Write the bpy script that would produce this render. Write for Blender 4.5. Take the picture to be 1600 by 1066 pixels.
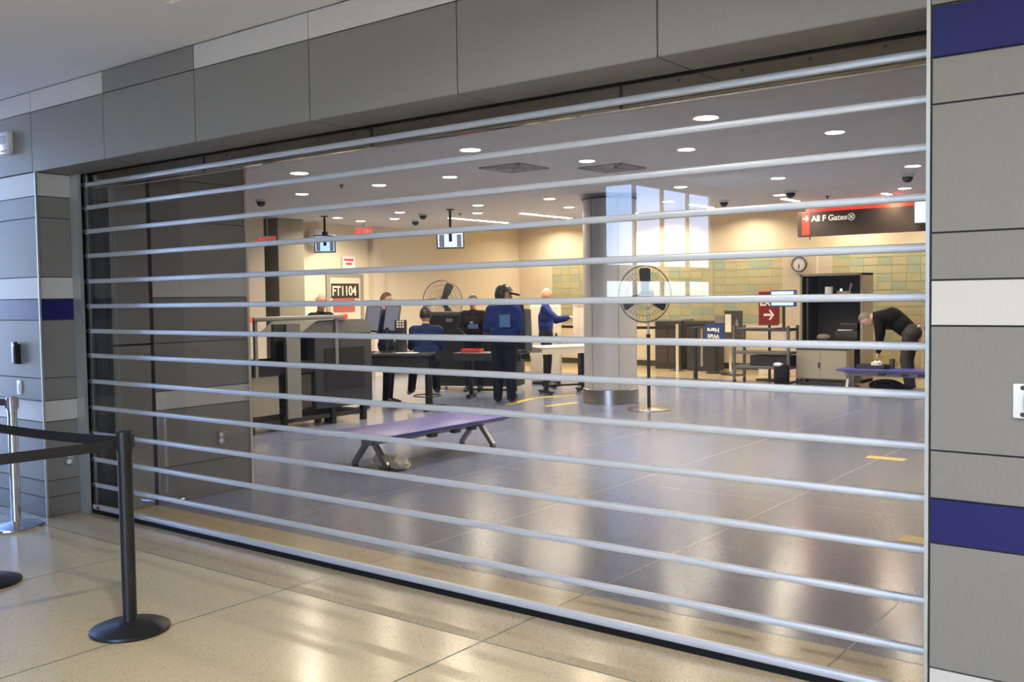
import bpy, bmesh, math, random
from mathutils import Vector, Matrix
random.seed(7)
for o in list(bpy.data.objects):
    bpy.data.objects.remove(o, do_unlink=True)
scene = bpy.context.scene
COL = scene.collection
R = math.radians

# ------------------------------------------------------------------ camera
CAM = Vector((0.0, -3.895, 1.615))
yaw, pit, rol = 0.65454, 0.04499, -0.01432
right0 = Vector((math.cos(yaw), math.sin(yaw), 0))
fwd = Vector((-math.sin(yaw)*math.cos(pit), math.cos(yaw)*math.cos(pit), -math.sin(pit)))
up0 = Vector((-math.sin(yaw)*math.sin(pit), math.cos(yaw)*math.sin(pit), math.cos(pit)))
rt = right0*math.cos(rol)+up0*math.sin(rol)
up = -right0*math.sin(rol)+up0*math.cos(rol)
cd = bpy.data.cameras.new('camera'); cd.sensor_width = 36.0; cd.lens = 1506.3/1600*36
cd.clip_start = 0.05; cd.clip_end = 400
cam = bpy.data.objects.new('camera', cd); COL.objects.link(cam)
m = Matrix((rt, up, -fwd)).transposed().to_4x4(); m.translation = CAM
cam.matrix_world = m
scene.camera = cam

# ------------------------------------------------------------------ world (sky), exposure
vs = scene.view_settings
vs.view_transform = 'Standard'; vs.look = 'None'; vs.gamma = 1.0; vs.use_curve_mapping = False
vs.exposure = 0.4
W = bpy.data.worlds.new('sky'); scene.world = W; W.use_nodes = True
nt = W.node_tree; nt.nodes.clear()
tc = nt.nodes.new('ShaderNodeTexCoord'); sx = nt.nodes.new('ShaderNodeSeparateXYZ')
cr = nt.nodes.new('ShaderNodeValToRGB'); bg = nt.nodes.new('ShaderNodeBackground'); wo = nt.nodes.new('ShaderNodeOutputWorld')
mr = nt.nodes.new('ShaderNodeMapRange'); mr.inputs[1].default_value = -1; mr.inputs[2].default_value = 1
nt.links.new(tc.outputs['Generated'], sx.inputs[0]); nt.links.new(sx.outputs[2], mr.inputs[0])
nt.links.new(mr.outputs[0], cr.inputs[0]); nt.links.new(cr.outputs[0], bg.inputs[0]); nt.links.new(bg.outputs[0], wo.inputs[0])
el = cr.color_ramp.elements
el[0].position = 0.0; el[0].color = (0.45, 0.47, 0.5, 1)
el[1].position = 1.0; el[1].color = (0.14, 0.27, 0.80, 1)
for p_, c_ in ((0.49, (0.5, 0.52, 0.55, 1)), (0.505, (0.78, 0.92, 1.0, 1)), (0.53, (0.55, 0.72, 1.0, 1)), (0.58, (0.28, 0.46, 1.0, 1))):
    e = el.new(p_); e.color = c_
bg.inputs[1].default_value = 13.0

sun = bpy.data.lights.new('sun', 'SUN'); sun.energy = 35.0; sun.angle = R(0.5); sun.color = (1.0, 0.95, 0.88)
suno = bpy.data.objects.new('sun', sun); COL.objects.link(suno); suno.location = (-30, 20, 40)
suno.rotation_euler = Vector((-0.20, -0.65, -0.73)).to_track_quat('-Z', 'Y').to_euler()

# ------------------------------------------------------------------ helpers
def link(o, parent=None):
    COL.objects.link(o)
    if parent is not None:
        o.parent = parent
    return o
def tag(o, label=None, cat=None, group=None, kind=None):
    if label: o['label'] = label
    if cat: o['category'] = cat
    if group: o['group'] = group
    if kind: o['kind'] = kind
    return o
def thing(name, label, cat, loc=(0, 0, 0), rz=0.0, group=None):
    o = bpy.data.objects.new(name, None); o.empty_display_size = 0.1
    COL.objects.link(o); o.location = loc; o.rotation_euler = (0, 0, rz)
    return tag(o, label, cat, group)

class MB:
    def __init__(s): s.bm = bmesh.new()
    def _xf(s, vs_, M):
        if M is not None: bmesh.ops.transform(s.bm, matrix=M, verts=vs_)
        return s
    def box(s, x0, x1, y0, y1, z0, z1, bev=0.0, M=None):
        r = bmesh.ops.create_cube(s.bm, size=1.0); v = r['verts']
        bmesh.ops.transform(s.bm, matrix=Matrix.Translation(((x0+x1)/2, (y0+y1)/2, (z0+z1)/2)) @ Matrix.Diagonal((abs(x1-x0), abs(y1-y0), abs(z1-z0), 1)), verts=v)
        if bev > 0:
            ed = list({e for q in v for e in q.link_edges})
            rr = bmesh.ops.bevel(s.bm, geom=ed, offset=bev, segments=2, affect='EDGES', profile=0.5)
            v = list({q for f in rr['faces'] for q in f.verts} | {q for q in v if q.is_valid})
        return s._xf(v, M)
    def cyl(s, p0, p1, r0, r1=None, n=16, caps=True):
        r1 = r0 if r1 is None else r1
        p0, p1 = Vector(p0), Vector(p1); d = p1-p0
        q = d.to_track_quat('Z', 'Y').to_matrix().to_4x4()
        M = Matrix.Translation((p0+p1)/2) @ q
        bmesh.ops.create_cone(s.bm, cap_ends=caps, segments=n, radius1=r0, radius2=r1, depth=d.length, matrix=M)
        return s
    def sph(s, c, r, sc=(1, 1, 1), n=12, M=None):
        MM = Matrix.Translation(c) @ (M if M is not None else Matrix()) @ Matrix.Diagonal((r*sc[0], r*sc[1], r*sc[2], 1))
        bmesh.ops.create_uvsphere(s.bm, u_segments=n*2, v_segments=n, radius=1.0, matrix=MM)
        return s
    def ico(s, c, r, sub=2):
        bmesh.ops.create_icosphere(s.bm, subdivisions=sub, radius=r, matrix=Matrix.Translation(c)); return s
    def lathe(s, prof, c=(0, 0, 0), n=32):
        rings = []
        for r, z in prof:
            if r < 1e-6: rings.append([s.bm.verts.new((c[0], c[1], c[2]+z))])
            else: rings.append([s.bm.verts.new((c[0]+r*math.cos(2*math.pi*i/n), c[1]+r*math.sin(2*math.pi*i/n), c[2]+z)) for i in range(n)])
        for a, b in zip(rings, rings[1:]):
            for i in range(n):
                j = (i+1) % n
                if len(a) == 1 and len(b) == 1: continue
                if len(a) == 1: s.bm.faces.new((a[0], b[j], b[i]))
                elif len(b) == 1: s.bm.faces.new((a[i], a[j], b[0]))
                else: s.bm.faces.new((a[i], a[j], b[j], b[i]))
        return s
    def prism(s, pts, axis, a, b):
        "closed 2d outline extruded along axis x/y/z from a to b"
        def mk(u, v, w): return {'x': (w, u, v), 'y': (u, w, v), 'z': (u, v, w)}[axis]
        A = [s.bm.verts.new(mk(u, v, a)) for u, v in pts]; B = [s.bm.verts.new(mk(u, v, b)) for u, v in pts]
        n = len(pts)
        s.bm.faces.new(A); s.bm.faces.new(B[::-1])
        for i in range(n): s.bm.faces.new((A[i], B[i], B[(i+1) % n], A[(i+1) % n]))
        return s
    def tube(s, pts, r, n=8):
        pts = [Vector(p) for p in pts]; rings = []
        prev = None
        for i, p in enumerate(pts):
            t = (pts[min(i+1, len(pts)-1)]-pts[max(i-1, 0)]).normalized()
            a = t.orthogonal().normalized() if prev is None else (prev-t*prev.dot(t)).normalized()
            prev = a; b = t.cross(a)
            rings.append([s.bm.verts.new(p+a*r*math.cos(2*math.pi*k/n)+b*r*math.sin(2*math.pi*k/n)) for k in range(n)])
        for u, v in zip(rings, rings[1:]):
            for k in range(n): s.bm.faces.new((u[k], u[(k+1) % n], v[(k+1) % n], v[k]))
        s.bm.faces.new(rings[0][::-1]); s.bm.faces.new(rings[-1])
        return s
    def torus(s, c, R_, r, axis='y', n=40, k=6):
        pts = []
        for i in range(n):
            a = 2*math.pi*i/n; row = []
            for j in range(k):
                b = 2*math.pi*j/k; rr = R_+r*math.cos(b); h = r*math.sin(b)
                u, v = rr*math.cos(a), rr*math.sin(a)
                q = {'y': (u, h, v), 'z': (u, v, h), 'x': (h, u, v)}[axis]
                row.append(s.bm.verts.new((c[0]+q[0], c[1]+q[1], c[2]+q[2])))
            pts.append(row)
        for i in range(n):
            for j in range(k):
                s.bm.faces.new((pts[i][j], pts[(i+1) % n][j], pts[(i+1) % n][(j+1) % k], pts[i][(j+1) % k]))
        return s
    def build(s, name, mat, parent=None, smooth=False, loc=None):
        bmesh.ops.recalc_face_normals(s.bm, faces=s.bm.faces)
        me = bpy.data.meshes.new(name); s.bm.to_mesh(me); s.bm.free()
        me.materials.append(mat)
        if smooth:
            me.polygons.foreach_set('use_smooth', [True]*len(me.polygons))
            try: me.set_sharp_from_angle(angle=R(40))
            except Exception: pass
        o = bpy.data.objects.new(name, me); link(o, parent)
        if loc: o.location = loc
        return o
def struct(name, mb, mat):
    return tag(mb.build(name, mat), kind='structure')
def text(body, size, mat, parent, loc, rot, name='lettering', ext=0.002, align='LEFT', bold=0.0):
    cu = bpy.data.curves.new('t', 'FONT'); cu.body = body; cu.size = size; cu.extrude = ext; cu.align_x = align; cu.offset = bold
    t = bpy.data.objects.new('t', cu); COL.objects.link(t)
    dg = bpy.context.evaluated_depsgraph_get()
    me = bpy.data.meshes.new_from_object(t.evaluated_get(dg))
    bpy.data.objects.remove(t, do_unlink=True)
    me.materials.clear(); me.materials.append(mat); me.name = name
    o = bpy.data.objects.new(name, me); link(o, parent); o.location = loc; o.rotation_euler = rot
    return o

# ------------------------------------------------------------------ materials
def pm(name, col, rough=0.5, metal=0.0, noise=0.0, scale=(30, 30, 30), emit=None, es=0.0, spec=0.5, coat=0.0, bump=0.0):
    ma = bpy.data.materials.new(name); ma.use_nodes = True
    t = ma.node_tree; b = t.nodes['Principled BSDF']
    b.inputs['Base Color'].default_value = (*col, 1); b.inputs['Roughness'].default_value = rough
    b.inputs['Metallic'].default_value = metal; b.inputs['Specular IOR Level'].default_value = spec
    if coat: b.inputs['Coat Weight'].default_value = coat; b.inputs['Coat Roughness'].default_value = 0.08
    if emit: b.inputs['Emission Color'].default_value = (*emit, 1); b.inputs['Emission Strength'].default_value = es
    if noise or bump:
        c = t.nodes.new('ShaderNodeTexCoord'); mp = t.nodes.new('ShaderNodeMapping'); mp.inputs['Scale'].default_value = scale
        n = t.nodes.new('ShaderNodeTexNoise'); n.inputs['Scale'].default_value = 1.0; n.inputs['Detail'].default_value = 4
        t.links.new(c.outputs['Object'], mp.inputs[0]); t.links.new(mp.outputs[0], n.inputs['Vector'])
        if noise:
            mx = t.nodes.new('ShaderNodeMix'); mx.data_type = 'RGBA'
            mx.inputs[6].default_value = (*[v*(1-noise) for v in col], 1); mx.inputs[7].default_value = (*[min(1, v*(1+noise)) for v in col], 1)
            t.links.new(n.outputs[0], mx.inputs[0]); t.links.new(mx.outputs[2], b.inputs['Base Color'])
        if bump:
            bp = t.nodes.new('ShaderNodeBump'); bp.inputs['Strength'].default_value = bump; bp.inputs['Distance'].default_value = 0.01
            t.links.new(n.outputs[0], bp.inputs['Height']); t.links.new(bp.outputs[0], b.inputs['Normal'])
    return ma
def terrazzo(name, c0, c1, chip, rough, chips=0.16, sc=110):
    ma = bpy.data.materials.new(name); ma.use_nodes = True
    t = ma.node_tree; b = t.nodes['Principled BSDF']; b.inputs['Roughness'].default_value = rough
    c = t.nodes.new('ShaderNodeTexCoord')
    n = t.nodes.new('ShaderNodeTexNoise'); n.inputs['Scale'].default_value = 60; n.inputs['Detail'].default_value = 3
    n2 = t.nodes.new('ShaderNodeTexNoise'); n2.inputs['Scale'].default_value = 1.3; n2.inputs['Detail'].default_value = 3
    v = t.nodes.new('ShaderNodeTexVoronoi'); v.inputs['Scale'].default_value = sc
    for q in (n, n2, v): t.links.new(c.outputs['Object'], q.inputs['Vector'])
    mx = t.nodes.new('ShaderNodeMix'); mx.data_type = 'RGBA'
    mx.inputs[6].default_value = (*c0, 1); mx.inputs[7].default_value = (*c1, 1)
    ad = t.nodes.new('ShaderNodeMath'); ad.operation = 'MULTIPLY_ADD'; ad.inputs[1].default_value = 0.6
    m2 = t.nodes.new('ShaderNodeMath'); m2.operation = 'MULTIPLY'; m2.inputs[1].default_value = 0.4
    t.links.new(n2.outputs[0], m2.inputs[0]); t.links.new(n.outputs[0], ad.inputs[0]); t.links.new(m2.outputs[0], ad.inputs[2])
    t.links.new(ad.outputs[0], mx.inputs[0])
    # chips: dark cells picked by random cell colour
    sp = t.nodes.new('ShaderNodeSeparateColor'); t.links.new(v.outputs['Color'], sp.inputs[0])
    lt = t.nodes.new('ShaderNodeMath'); lt.operation = 'LESS_THAN'; lt.inputs[1].default_value = chips
    ld = t.nodes.new('ShaderNodeMath'); ld.operation = 'LESS_THAN'; ld.inputs[1].default_value = 0.42
    mu = t.nodes.new('ShaderNodeMath'); mu.operation = 'MULTIPLY'
    t.links.new(sp.outputs[0], lt.inputs[0]); t.links.new(v.outputs['Distance'], ld.inputs[0])
    t.links.new(lt.outputs[0], mu.inputs[0]); t.links.new(ld.outputs[0], mu.inputs[1])
    mx2 = t.nodes.new('ShaderNodeMix'); mx2.data_type = 'RGBA'; mx2.inputs[7].default_value = (*chip, 1)
    t.links.new(mu.outputs[0], mx2.inputs[0]); t.links.new(mx.outputs[2], mx2.inputs[6]); t.links.new(mx2.outputs[2], b.inputs['Base Color'])
    return ma
def clear_sheet(name, tint, f0, rough=0.0, haze=0.0):
    "clear plastic / glass sheet: straight transmission plus an angle dependent mirror reflection"
    ma = bpy.data.materials.new(name); ma.use_nodes = True
    t = ma.node_tree; t.nodes.clear(); out = t.nodes.new('ShaderNodeOutputMaterial')
    tr = t.nodes.new('ShaderNodeBsdfTransparent'); tr.inputs[0].default_value = (*tint, 1)
    gl = t.nodes.new('ShaderNodeBsdfGlossy'); gl.inputs['Roughness'].default_value = rough
    g = t.nodes.new('ShaderNodeNewGeometry'); d = t.nodes.new('ShaderNodeVectorMath'); d.operation = 'DOT_PRODUCT'
    t.links.new(g.outputs['Incoming'], d.inputs[0]); t.links.new(g.outputs['Normal'], d.inputs[1])
    def mth(op, a, b_=None):
        q = t.nodes.new('ShaderNodeMath'); q.operation = op
        for i, x in enumerate((a, b_)):
            if x is None: continue
            if isinstance(x, float): q.inputs[i].default_value = x
            else: t.links.new(x, q.inputs[i])
        return q.outputs[0]
    a = mth('ABSOLUTE', d.outputs['Value']); s = mth('SUBTRACT', 1.0, a); p = mth('POWER', s, 5.0)
    fac = mth('ADD', mth('MULTIPLY', p, 1.0-f0), f0)
    mx = t.nodes.new('ShaderNodeMixShader'); t.links.new(fac, mx.inputs[0]); t.links.new(tr.outputs[0], mx.inputs[1]); t.links.new(gl.outputs[0], mx.inputs[2])
    last = mx
    if haze:
        df = t.nodes.new('ShaderNodeBsdfDiffuse'); df.inputs[0].default_value = (.8, .82, .85, 1)
        m2 = t.nodes.new('ShaderNodeMixShader'); m2.inputs[0].default_value = haze
        t.links.new(mx.outputs[0], m2.inputs[1]); t.links.new(df.outputs[0], m2.inputs[2]); last = m2
    t.links.new(last.outputs[0], out.inputs[0])
    return ma

M_lamg = pm('grey_laminate', (0.235, 0.225, 0.205), 0.5, noise=0.10, scale=(220, 220, 26), spec=0.35)
M_lamg2 = pm('dark_grey_laminate', (0.20, 0.19, 0.172), 0.5, noise=0.10, scale=(220, 220, 26), spec=0.35)
M_lamw = pm('white_laminate', (0.60, 0.585, 0.55), 0.5, noise=0.05, scale=(220, 220, 26), spec=0.35)
M_lamb = pm('blue_laminate', (0.010, 0.012, 0.11), 0.45, noise=0.06, scale=(90, 90, 20), spec=0.3)
M_lamd = pm('dark_brown_cladding', (0.05, 0.045, 0.04), 0.5, noise=0.1, scale=(2, 2, 20))
M_back = pm('dark_backing', (0.045, 0.045, 0.04), 0.7, noise=0.05)
M_trim = pm('satin_aluminium_trim', (0.55, 0.58, 0.56), 0.35, 0.7, noise=0.04, scale=(10, 10, 200))
M_bar = pm('anodised_aluminium', (0.56, 0.59, 0.63), 0.42, 0.30, noise=0.03, scale=(3, 60, 60))
M_shroud = pm('polished_metal', (0.55, 0.52, 0.48), 0.09, 1.0, noise=0.25, scale=(3, 3, 20))
M_blackrub = pm('black_rubber', (0.008, 0.008, 0.009), 0.6, noise=0.1, spec=0.2)
M_blackmet = pm('black_powder_coat', (0.014, 0.014, 0.014), 0.38, noise=0.15, scale=(60, 60, 60))
M_belt = pm('black_webbing', (0.012, 0.012, 0.014), 0.7, noise=0.2, scale=(400, 400, 200))
M_chrome = pm('satin_chrome', (0.72, 0.73, 0.75), 0.16, 1.0, noise=0.03)
M_steel = pm('brushed_steel', (0.42, 0.40, 0.38), 0.28, 1.0, noise=0.12, scale=(4, 4, 160))
M_ceilw = pm('white_ceiling_paint', (0.78, 0.78, 0.77), 0.8, noise=0.02, scale=(2, 2, 2))
M_ceilg = pm('ceiling_paint', (0.66, 0.645, 0.63), 0.8, noise=0.02, scale=(2, 2, 2))
M_tan = pm('tan_paint', (0.62, 0.50, 0.33), 0.6, noise=0.03, scale=(2, 2, 2))
M_beige = pm('beige_wall_paint', (0.74, 0.65, 0.49), 0.6, noise=0.03, scale=(2, 2, 2))
M_beige2 = pm('pale_wall_paint', (0.66, 0.58, 0.46), 0.6, noise=0.03, scale=(2, 2, 2))
M_colm = pm('grey_column_cladding', (0.42, 0.415, 0.41), 0.35, noise=0.05, scale=(60, 60, 8))
M_floor = terrazzo('cream_terrazzo', (0.56, 0.475, 0.30), (0.66, 0.58, 0.40), (0.17, 0.125, 0.08), 0.2, 0.13, 230)
M_strip = terrazzo('speckled_border_terrazzo', (0.47, 0.39, 0.245), (0.56, 0.48, 0.32), (0.13, 0.09, 0.06), 0.2, 0.26, 230)
M_bluef = terrazzo('blue_grey_terrazzo', (0.15, 0.18, 0.28), (0.20, 0.23, 0.34), (0.07, 0.08, 0.13), 0.19, 0.2, 120)
M_tanf = terrazzo('tan_terrazzo', (0.52, 0.40, 0.22), (0.60, 0.48, 0.29), (0.3, 0.2, 0.1), 0.18, 0.1, 120)
M_carpet = pm('dark_carpet', (0.06, 0.06, 0.065), 0.9, noise=0.2, scale=(40, 40, 40))
M_joint = pm('divider_strip', (0.075, 0.115, 0.075), 0.35, 0.3, noise=0.1)
M_jointb = pm('pale_divider_strip', (0.42, 0.38, 0.28), 0.4, 0.2, noise=0.1)
M_poly = clear_sheet('polycarbonate', (0.965, 0.965, 0.96), 0.036, 0.0, 0.002)
M_glass = clear_sheet('window_glass', (0.93, 0.96, 0.97), 0.04)
M_mull = pm('grey_mullion', (0.22, 0.22, 0.23), 0.4, 0.4, noise=0.05)
M_lamp = pm('lamp_diffuser', (0.9, 0.9, 0.88), 0.5, emit=(1.0, 0.90, 0.72), es=14.0)
M_lampl = pm('linear_lamp_diffuser', (0.9, 0.9, 0.88), 0.5, emit=(1.0, 0.88, 0.68), es=45.0)
M_lamptrim = pm('white_lamp_trim', (0.75, 0.74, 0.72), 0.5, noise=0.02)
M_white = pm('white_plastic', (0.78, 0.80, 0.83), 0.35, noise=0.03)
M_black = pm('black_plastic', (0.018, 0.018, 0.02), 0.35, noise=0.1)
M_dgrey = pm('dark_grey_plastic', (0.034, 0.035, 0.038), 0.45, noise=0.1)
M_mgrey = pm('mid_grey_plastic', (0.22, 0.225, 0.215), 0.45, noise=0.05)
M_cart = pm('grey_cart_metal', (0.10, 0.10, 0.095), 0.45, 0.2, noise=0.06)
M_green = pm('grey_green_plastic', (0.16, 0.165, 0.145), 0.45, noise=0.05)
M_seat = pm('blue_vinyl', (0.058, 0.052, 0.28), 0.36, noise=0.08, scale=(20, 20, 20))
M_alu = pm('cast_aluminium', (0.30, 0.30, 0.31), 0.35, 0.8, noise=0.08)
M_red = pm('red_plastic', (0.70, 0.06, 0.05), 0.35, noise=0.03)
M_redlit = pm('lit_red', (0.6, 0.02, 0.01), 0.4, emit=(1.0, 0.06, 0.03), es=0.8)
M_redlamp = pm('red_lamp', (0.6, 0.03, 0.02), 0.4, emit=(1.0, 0.10, 0.06), es=0.5)
M_signbrown = pm('dark_brown_sign', (0.035, 0.024, 0.017), 0.4, noise=0.05)
M_signred = pm('maroon_sign', (0.16, 0.012, 0.016), 0.4, noise=0.05)
M_signpink = pm('dull_red_sign', (0.42, 0.09, 0.07), 0.5, noise=0.05)
M_signtxt = pm('white_lettering', (0.85, 0.82, 0.72), 0.5, emit=(1, .95, .8), es=0.25)
M_cream = pm('cream_print', (0.82, 0.76, 0.62), 0.5, noise=0.02)
M_blue = pm('blue_sign_print', (0.02, 0.06, 0.22), 0.4, noise=0.05)
M_yellow = pm('yellow_tape', (0.80, 0.58, 0.04), 0.4, noise=0.08)
M_ochre = pm('ochre_sticker', (0.60, 0.42, 0.10), 0.4, noise=0.1)
M_wood = pm('light_wood', (0.50, 0.33, 0.16), 0.45, noise=0.2, scale=(3, 40, 40))
M_cab = pm('putty_metal', (0.30, 0.27, 0.21), 0.45, noise=0.04)
M_cabin = pm('dark_brown_interior', (0.05, 0.04, 0.035), 0.6, noise=0.1)
M_screen = pm('screen_glow', (0.1, 0.1, 0.1), 0.2, emit=(0.45, 0.68, 1.0), es=1.1)
M_screenw = pm('pale_screen_glow', (0.1, 0.1, 0.1), 0.2, emit=(0.60, 0.76, 1.0), es=1.1)
M_screendim = pm('dim_screen', (0.05, 0.05, 0.06), 0.2, emit=(0.20, 0.20, 0.26), es=0.55)
M_skin = pm('skin', (0.52, 0.28, 0.18), 0.5, noise=0.06)
M_skin2 = pm('skin_light', (0.60, 0.36, 0.25), 0.5, noise=0.06)
M_hairb = pm('brown_hair', (0.10, 0.05, 0.025), 0.6, noise=0.3, scale=(200, 200, 200))
M_hairk = pm('black_hair', (0.012, 0.01, 0.01), 0.5, noise=0.3, scale=(200, 200, 200))
M_hairg = pm('grey_hair', (0.14, 0.13, 0.12), 0.6, noise=0.3, scale=(200, 200, 200))
M_uni = pm('royal_blue_shirt', (0.012, 0.026, 0.14), 0.7, noise=0.15, scale=(30, 30, 30), bump=0.3, spec=0.12)
M_unid = pm('navy_shirt', (0.008, 0.02, 0.075), 0.7, noise=0.15, scale=(30, 30, 30), bump=0.3, spec=0.12)
M_navy = pm('dark_navy_trousers', (0.008, 0.010, 0.02), 0.75, noise=0.2, bump=0.3, spec=0.12)
M_blkcloth = pm('black_knit', (0.010, 0.009, 0.009), 0.85, noise=0.2, bump=0.3, spec=0.12)
M_gpants = pm('charcoal_trousers', (0.055, 0.05, 0.048), 0.8, noise=0.2, bump=0.3, spec=0.12)
M_shoe = pm('black_leather', (0.008, 0.008, 0.008), 0.35, noise=0.1)
M_eye = pm('dark_eye', (0.02, 0.015, 0.012), 0.3)
M_patch = pm('light_blue_patch', (0.05, 0.13, 0.33), 0.6, noise=0.1)
M_silver = pm('badge_metal', (0.7, 0.7, 0.7), 0.3, 0.8)
M_linen = pm('cream_cloth', (0.62, 0.55, 0.45), 0.85, noise=0.15, bump=0.5)
M_scanner = pm('warm_white_plastic', (0.68, 0.60, 0.48), 0.4, noise=0.03)
TILES = [pm('tile_'+n, c, 0.22, noise=0.08, scale=(8, 8, 8)) for n, c in
         (('straw', (0.50, 0.47, 0.29)), ('olive', (0.46, 0.46, 0.28)), ('sage', (0.36, 0.43, 0.30)), ('seafoam', (0.38, 0.45, 0.33)), ('sand', (0.52, 0.46, 0.29)))]
M_grout = pm('grout', (0.55, 0.50, 0.34), 0.8, noise=0.05)
M_apron = pm('concrete_apron', (0.55, 0.55, 0.54), 0.8, noise=0.1, scale=(.5, .5, .5))

# ------------------------------------------------------------------ room shell
HC = 3.14          # ceiling of the checkpoint hall
HH = 3.20          # ceiling of the concourse
FY = -0.31         # face of the portal wall
fl = struct('floor', MB().box(-10.6, 8, -20, 0.43, -0.12, -0.0008), M_joint)
fi = struct('floor_checkpoint', MB().box(-15, 2.2, 0.43, 15.9, -0.12, -0.0006), M_jointb)
def slab(parent, x0, x1, y0, y1, mat, g=0.005):
    MB().box(x0+g, x1-g, y0+g, y1-g, -0.02, 0.0).build('slab', mat, parent)
XJ = [-1.43-1.42*k for k in range(-7, 14)]
XJ = sorted(x for x in XJ)
for a, b in zip(XJ, XJ[1:]):
    if b > 8.2 or a < -10.0: continue
    slab(fl, a, b, -0.445, 0.428, M_strip)
    for y0, y1 in ((-3.285, -0.445), (-6.125, -3.285), (-8.965, -6.125), (-14, -8.965), (-20, -14)):
        if b < -11 and y1 < -8.5: continue
        slab(fl, a, b, y0, y1, M_floor if y1 > -6 else M_carpet)
for a, b in zip(XJ, XJ[1:]):
    if b > 2.3 or a < -15.8: continue
    a2 = max(a, -14.95)
    for y0, y1 in ((0.432, 3.27), (3.27, 6.11), (6.11, 8.95), (8.95, 11.0), (11.0, 13.05)):
        slab(fi, a2, b, y0, y1, M_bluef, 0.003)
    slab(fi, a2, b, 13.05, 15.88, M_tanf, 0.002)

# concourse: ceiling with a tan coffer, walls, windows
ch = MB()
ch.box(-9.9, -4.58, -8, 0.1, HH, HH+0.1); ch.box(-4.58, 8, -0.86, 0.1, HH, HH+0.1)
ch.box(-4.58, 8, -8, -5.2, HH, HH+0.1); ch.box(3.2, 8, -5.2, -0.86, HH, HH+0.1)
struct('ceiling', ch, M_ceilw)
cf = MB(); cf.box(-4.7, 3.3, -5.3, -0.76, HH+0.25, HH+0.35)
for b_ in ((-4.68, -4.58, -5.3, -0.76), (3.2, 3.3, -5.3, -0.76), (-4.58, 3.2, -0.86, -0.76), (-4.58, 3.2, -5.3, -5.2)):
    cf.box(*b_, HH+0.1, HH+0.26)
struct('ceiling_coffer', cf, M_tan)
struct('ceiling_atrium', MB().box(-10.6, 8.1, -20.1, -8, 4.25, 4.35), M_ceilw)
struct('wall_bulkhead', MB().box(-10.6, 8, -8.1, -8, HH, 4.35), M_ceilw)
struct('wall_concourse_right', MB().box(8.0, 8.1, -20.1, 0.1, -0.1, 4.35), M_lamg)
struct('wall_concourse_back', MB().box(-10.6, -2.4, -20.1, -20, -0.1, 4.35).box(-2.4, 8, -20.1, -20, -0.1, 0.3).box(-2.4, 8, -20.1, -20, 4.1, 4.35).box(2.6, 2.8, -20.1, -20, 0.3, 4.1), M_lamd)
struct('wall_concourse_left', MB().box(-10.6, -9.8, -8.1, -8, -0.1, HH+0.1).box(-9.9, -9.8, -8.1, -3.6, -0.1, HH+0.1).box(-9.9, -9.8, -2.65, -1.48, -0.1, HH+0.1), M_lamd)
struct('wall_concourse_side', MB().box(-9.9, -9.8, -3.6, -2.65, -0.1, HH+0.1), M_tan)
struct('ground', MB().box(-120, -10.8, -90, -8.3, -0.6, -0.5).box(-120, -10.1, -8.3, 60, -0.6, -0.5).box(8.3, 120, -90, 60, -0.6, -0.5), M_apron)
def window(n, x, y0, y1, z0, z1, step, transom, inward=1, tb=0.03):
    w = MB(); w.box(x-0.1, x, y0-0.08, y0, -0.1, z1+0.25); w.box(x-0.1, x, y1, y1+0.08, -0.1, z1+0.25)
    w.box(x-0.1, x, y0, y1, -0.1, z0); w.box(x-0.1, x, y0, y1, z1, z1+0.3)
    o = struct('window_%d' % n, w, M_mull)
    k = max(1, round((y1-y0)/step)); st = (y1-y0)/k
    for i in range(k+1):
        MB().box(x-0.09, x-0.01, y0+i*st-0.03, y0+i*st+0.03, z0, z1).build('mullion', M_mull, o)
    MB().box(x-0.08, x-0.02, y0, y1, transom-tb, transom+tb).build('transom', M_mull, o)
    for i in range(k):
        for a, b in ((z0, transom-tb), (transom+tb, z1)):
            MB().box(x-0.055, x-0.047, y0+i*st+0.03, y0+(i+1)*st-0.03, a, b).build('pane', M_glass, o)
    ld = bpy.data.lights.new('window_portal', 'AREA'); ld.shape = 'RECTANGLE'; ld.size = z1-z0; ld.size_y = y1-y0
    ld.cycles.is_portal = True
    lo = bpy.data.objects.new('window_portal', ld); link(lo, o); lo.location = (x+(0.02 if inward == 1 else -0.12), (y0+y1)/2, (z0+z1)/2); lo.rotation_euler = (0, R(-90*inward), 0)
window(1, -10.5, -17.9, -13.0, 1.55, 4.0, 1.2, 2.1, 1, 0.17)
struct('wall_concourse_pier', MB().box(-10.6, -10.5, -12.92, -8.1, -0.1, 4.35).box(-10.6, -10.5, -20.0, -17.98, -0.1, 4.35), M_lamd)
window(2, -9.8, -1.4, -0.36, 0.05, 3.15, 1.04, 2.3)

# portal wall: backing plus laminate panels, each panel a piece of its own
wl = struct('wall_front_left', MB().box(-9.9, -7.21, FY+0.012, 0.10, -0.1, HH), M_back)
wr = struct('wall_front_right', MB().box(-0.90, 8, FY+0.012, 0.10, -0.1, HH), M_back)
wh = struct('wall_front_header', MB().box(-7.21, -0.90, FY+0.012, 0.02, 2.615, HH), M_back)
G = 0.0035
def fpanel(parent, x0, x1, z0, z1, mat):
    MB().box(x0+G, x1-G, FY, FY+0.013, z0+G, z1-G).build('panel', mat, parent)
ROWS = [0.0, 0.15, 0.275, 0.725, 0.885, 1.055, 1.495, 1.655, 1.82, 2.265, 2.425, 2.60]
LM = [M_lamg2, M_lamg2, M_lamg, M_lamw, M_lamg, M_lamg, M_lamb, M_lamw, M_lamg, M_lamg, M_lamw]
RM = [M_lamg2, M_lamw, M_lamg, M_lamb, M_lamg, M_lamg, M_lamw, M_lamg, M_lamg, M_lamg, M_lamb]
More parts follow.
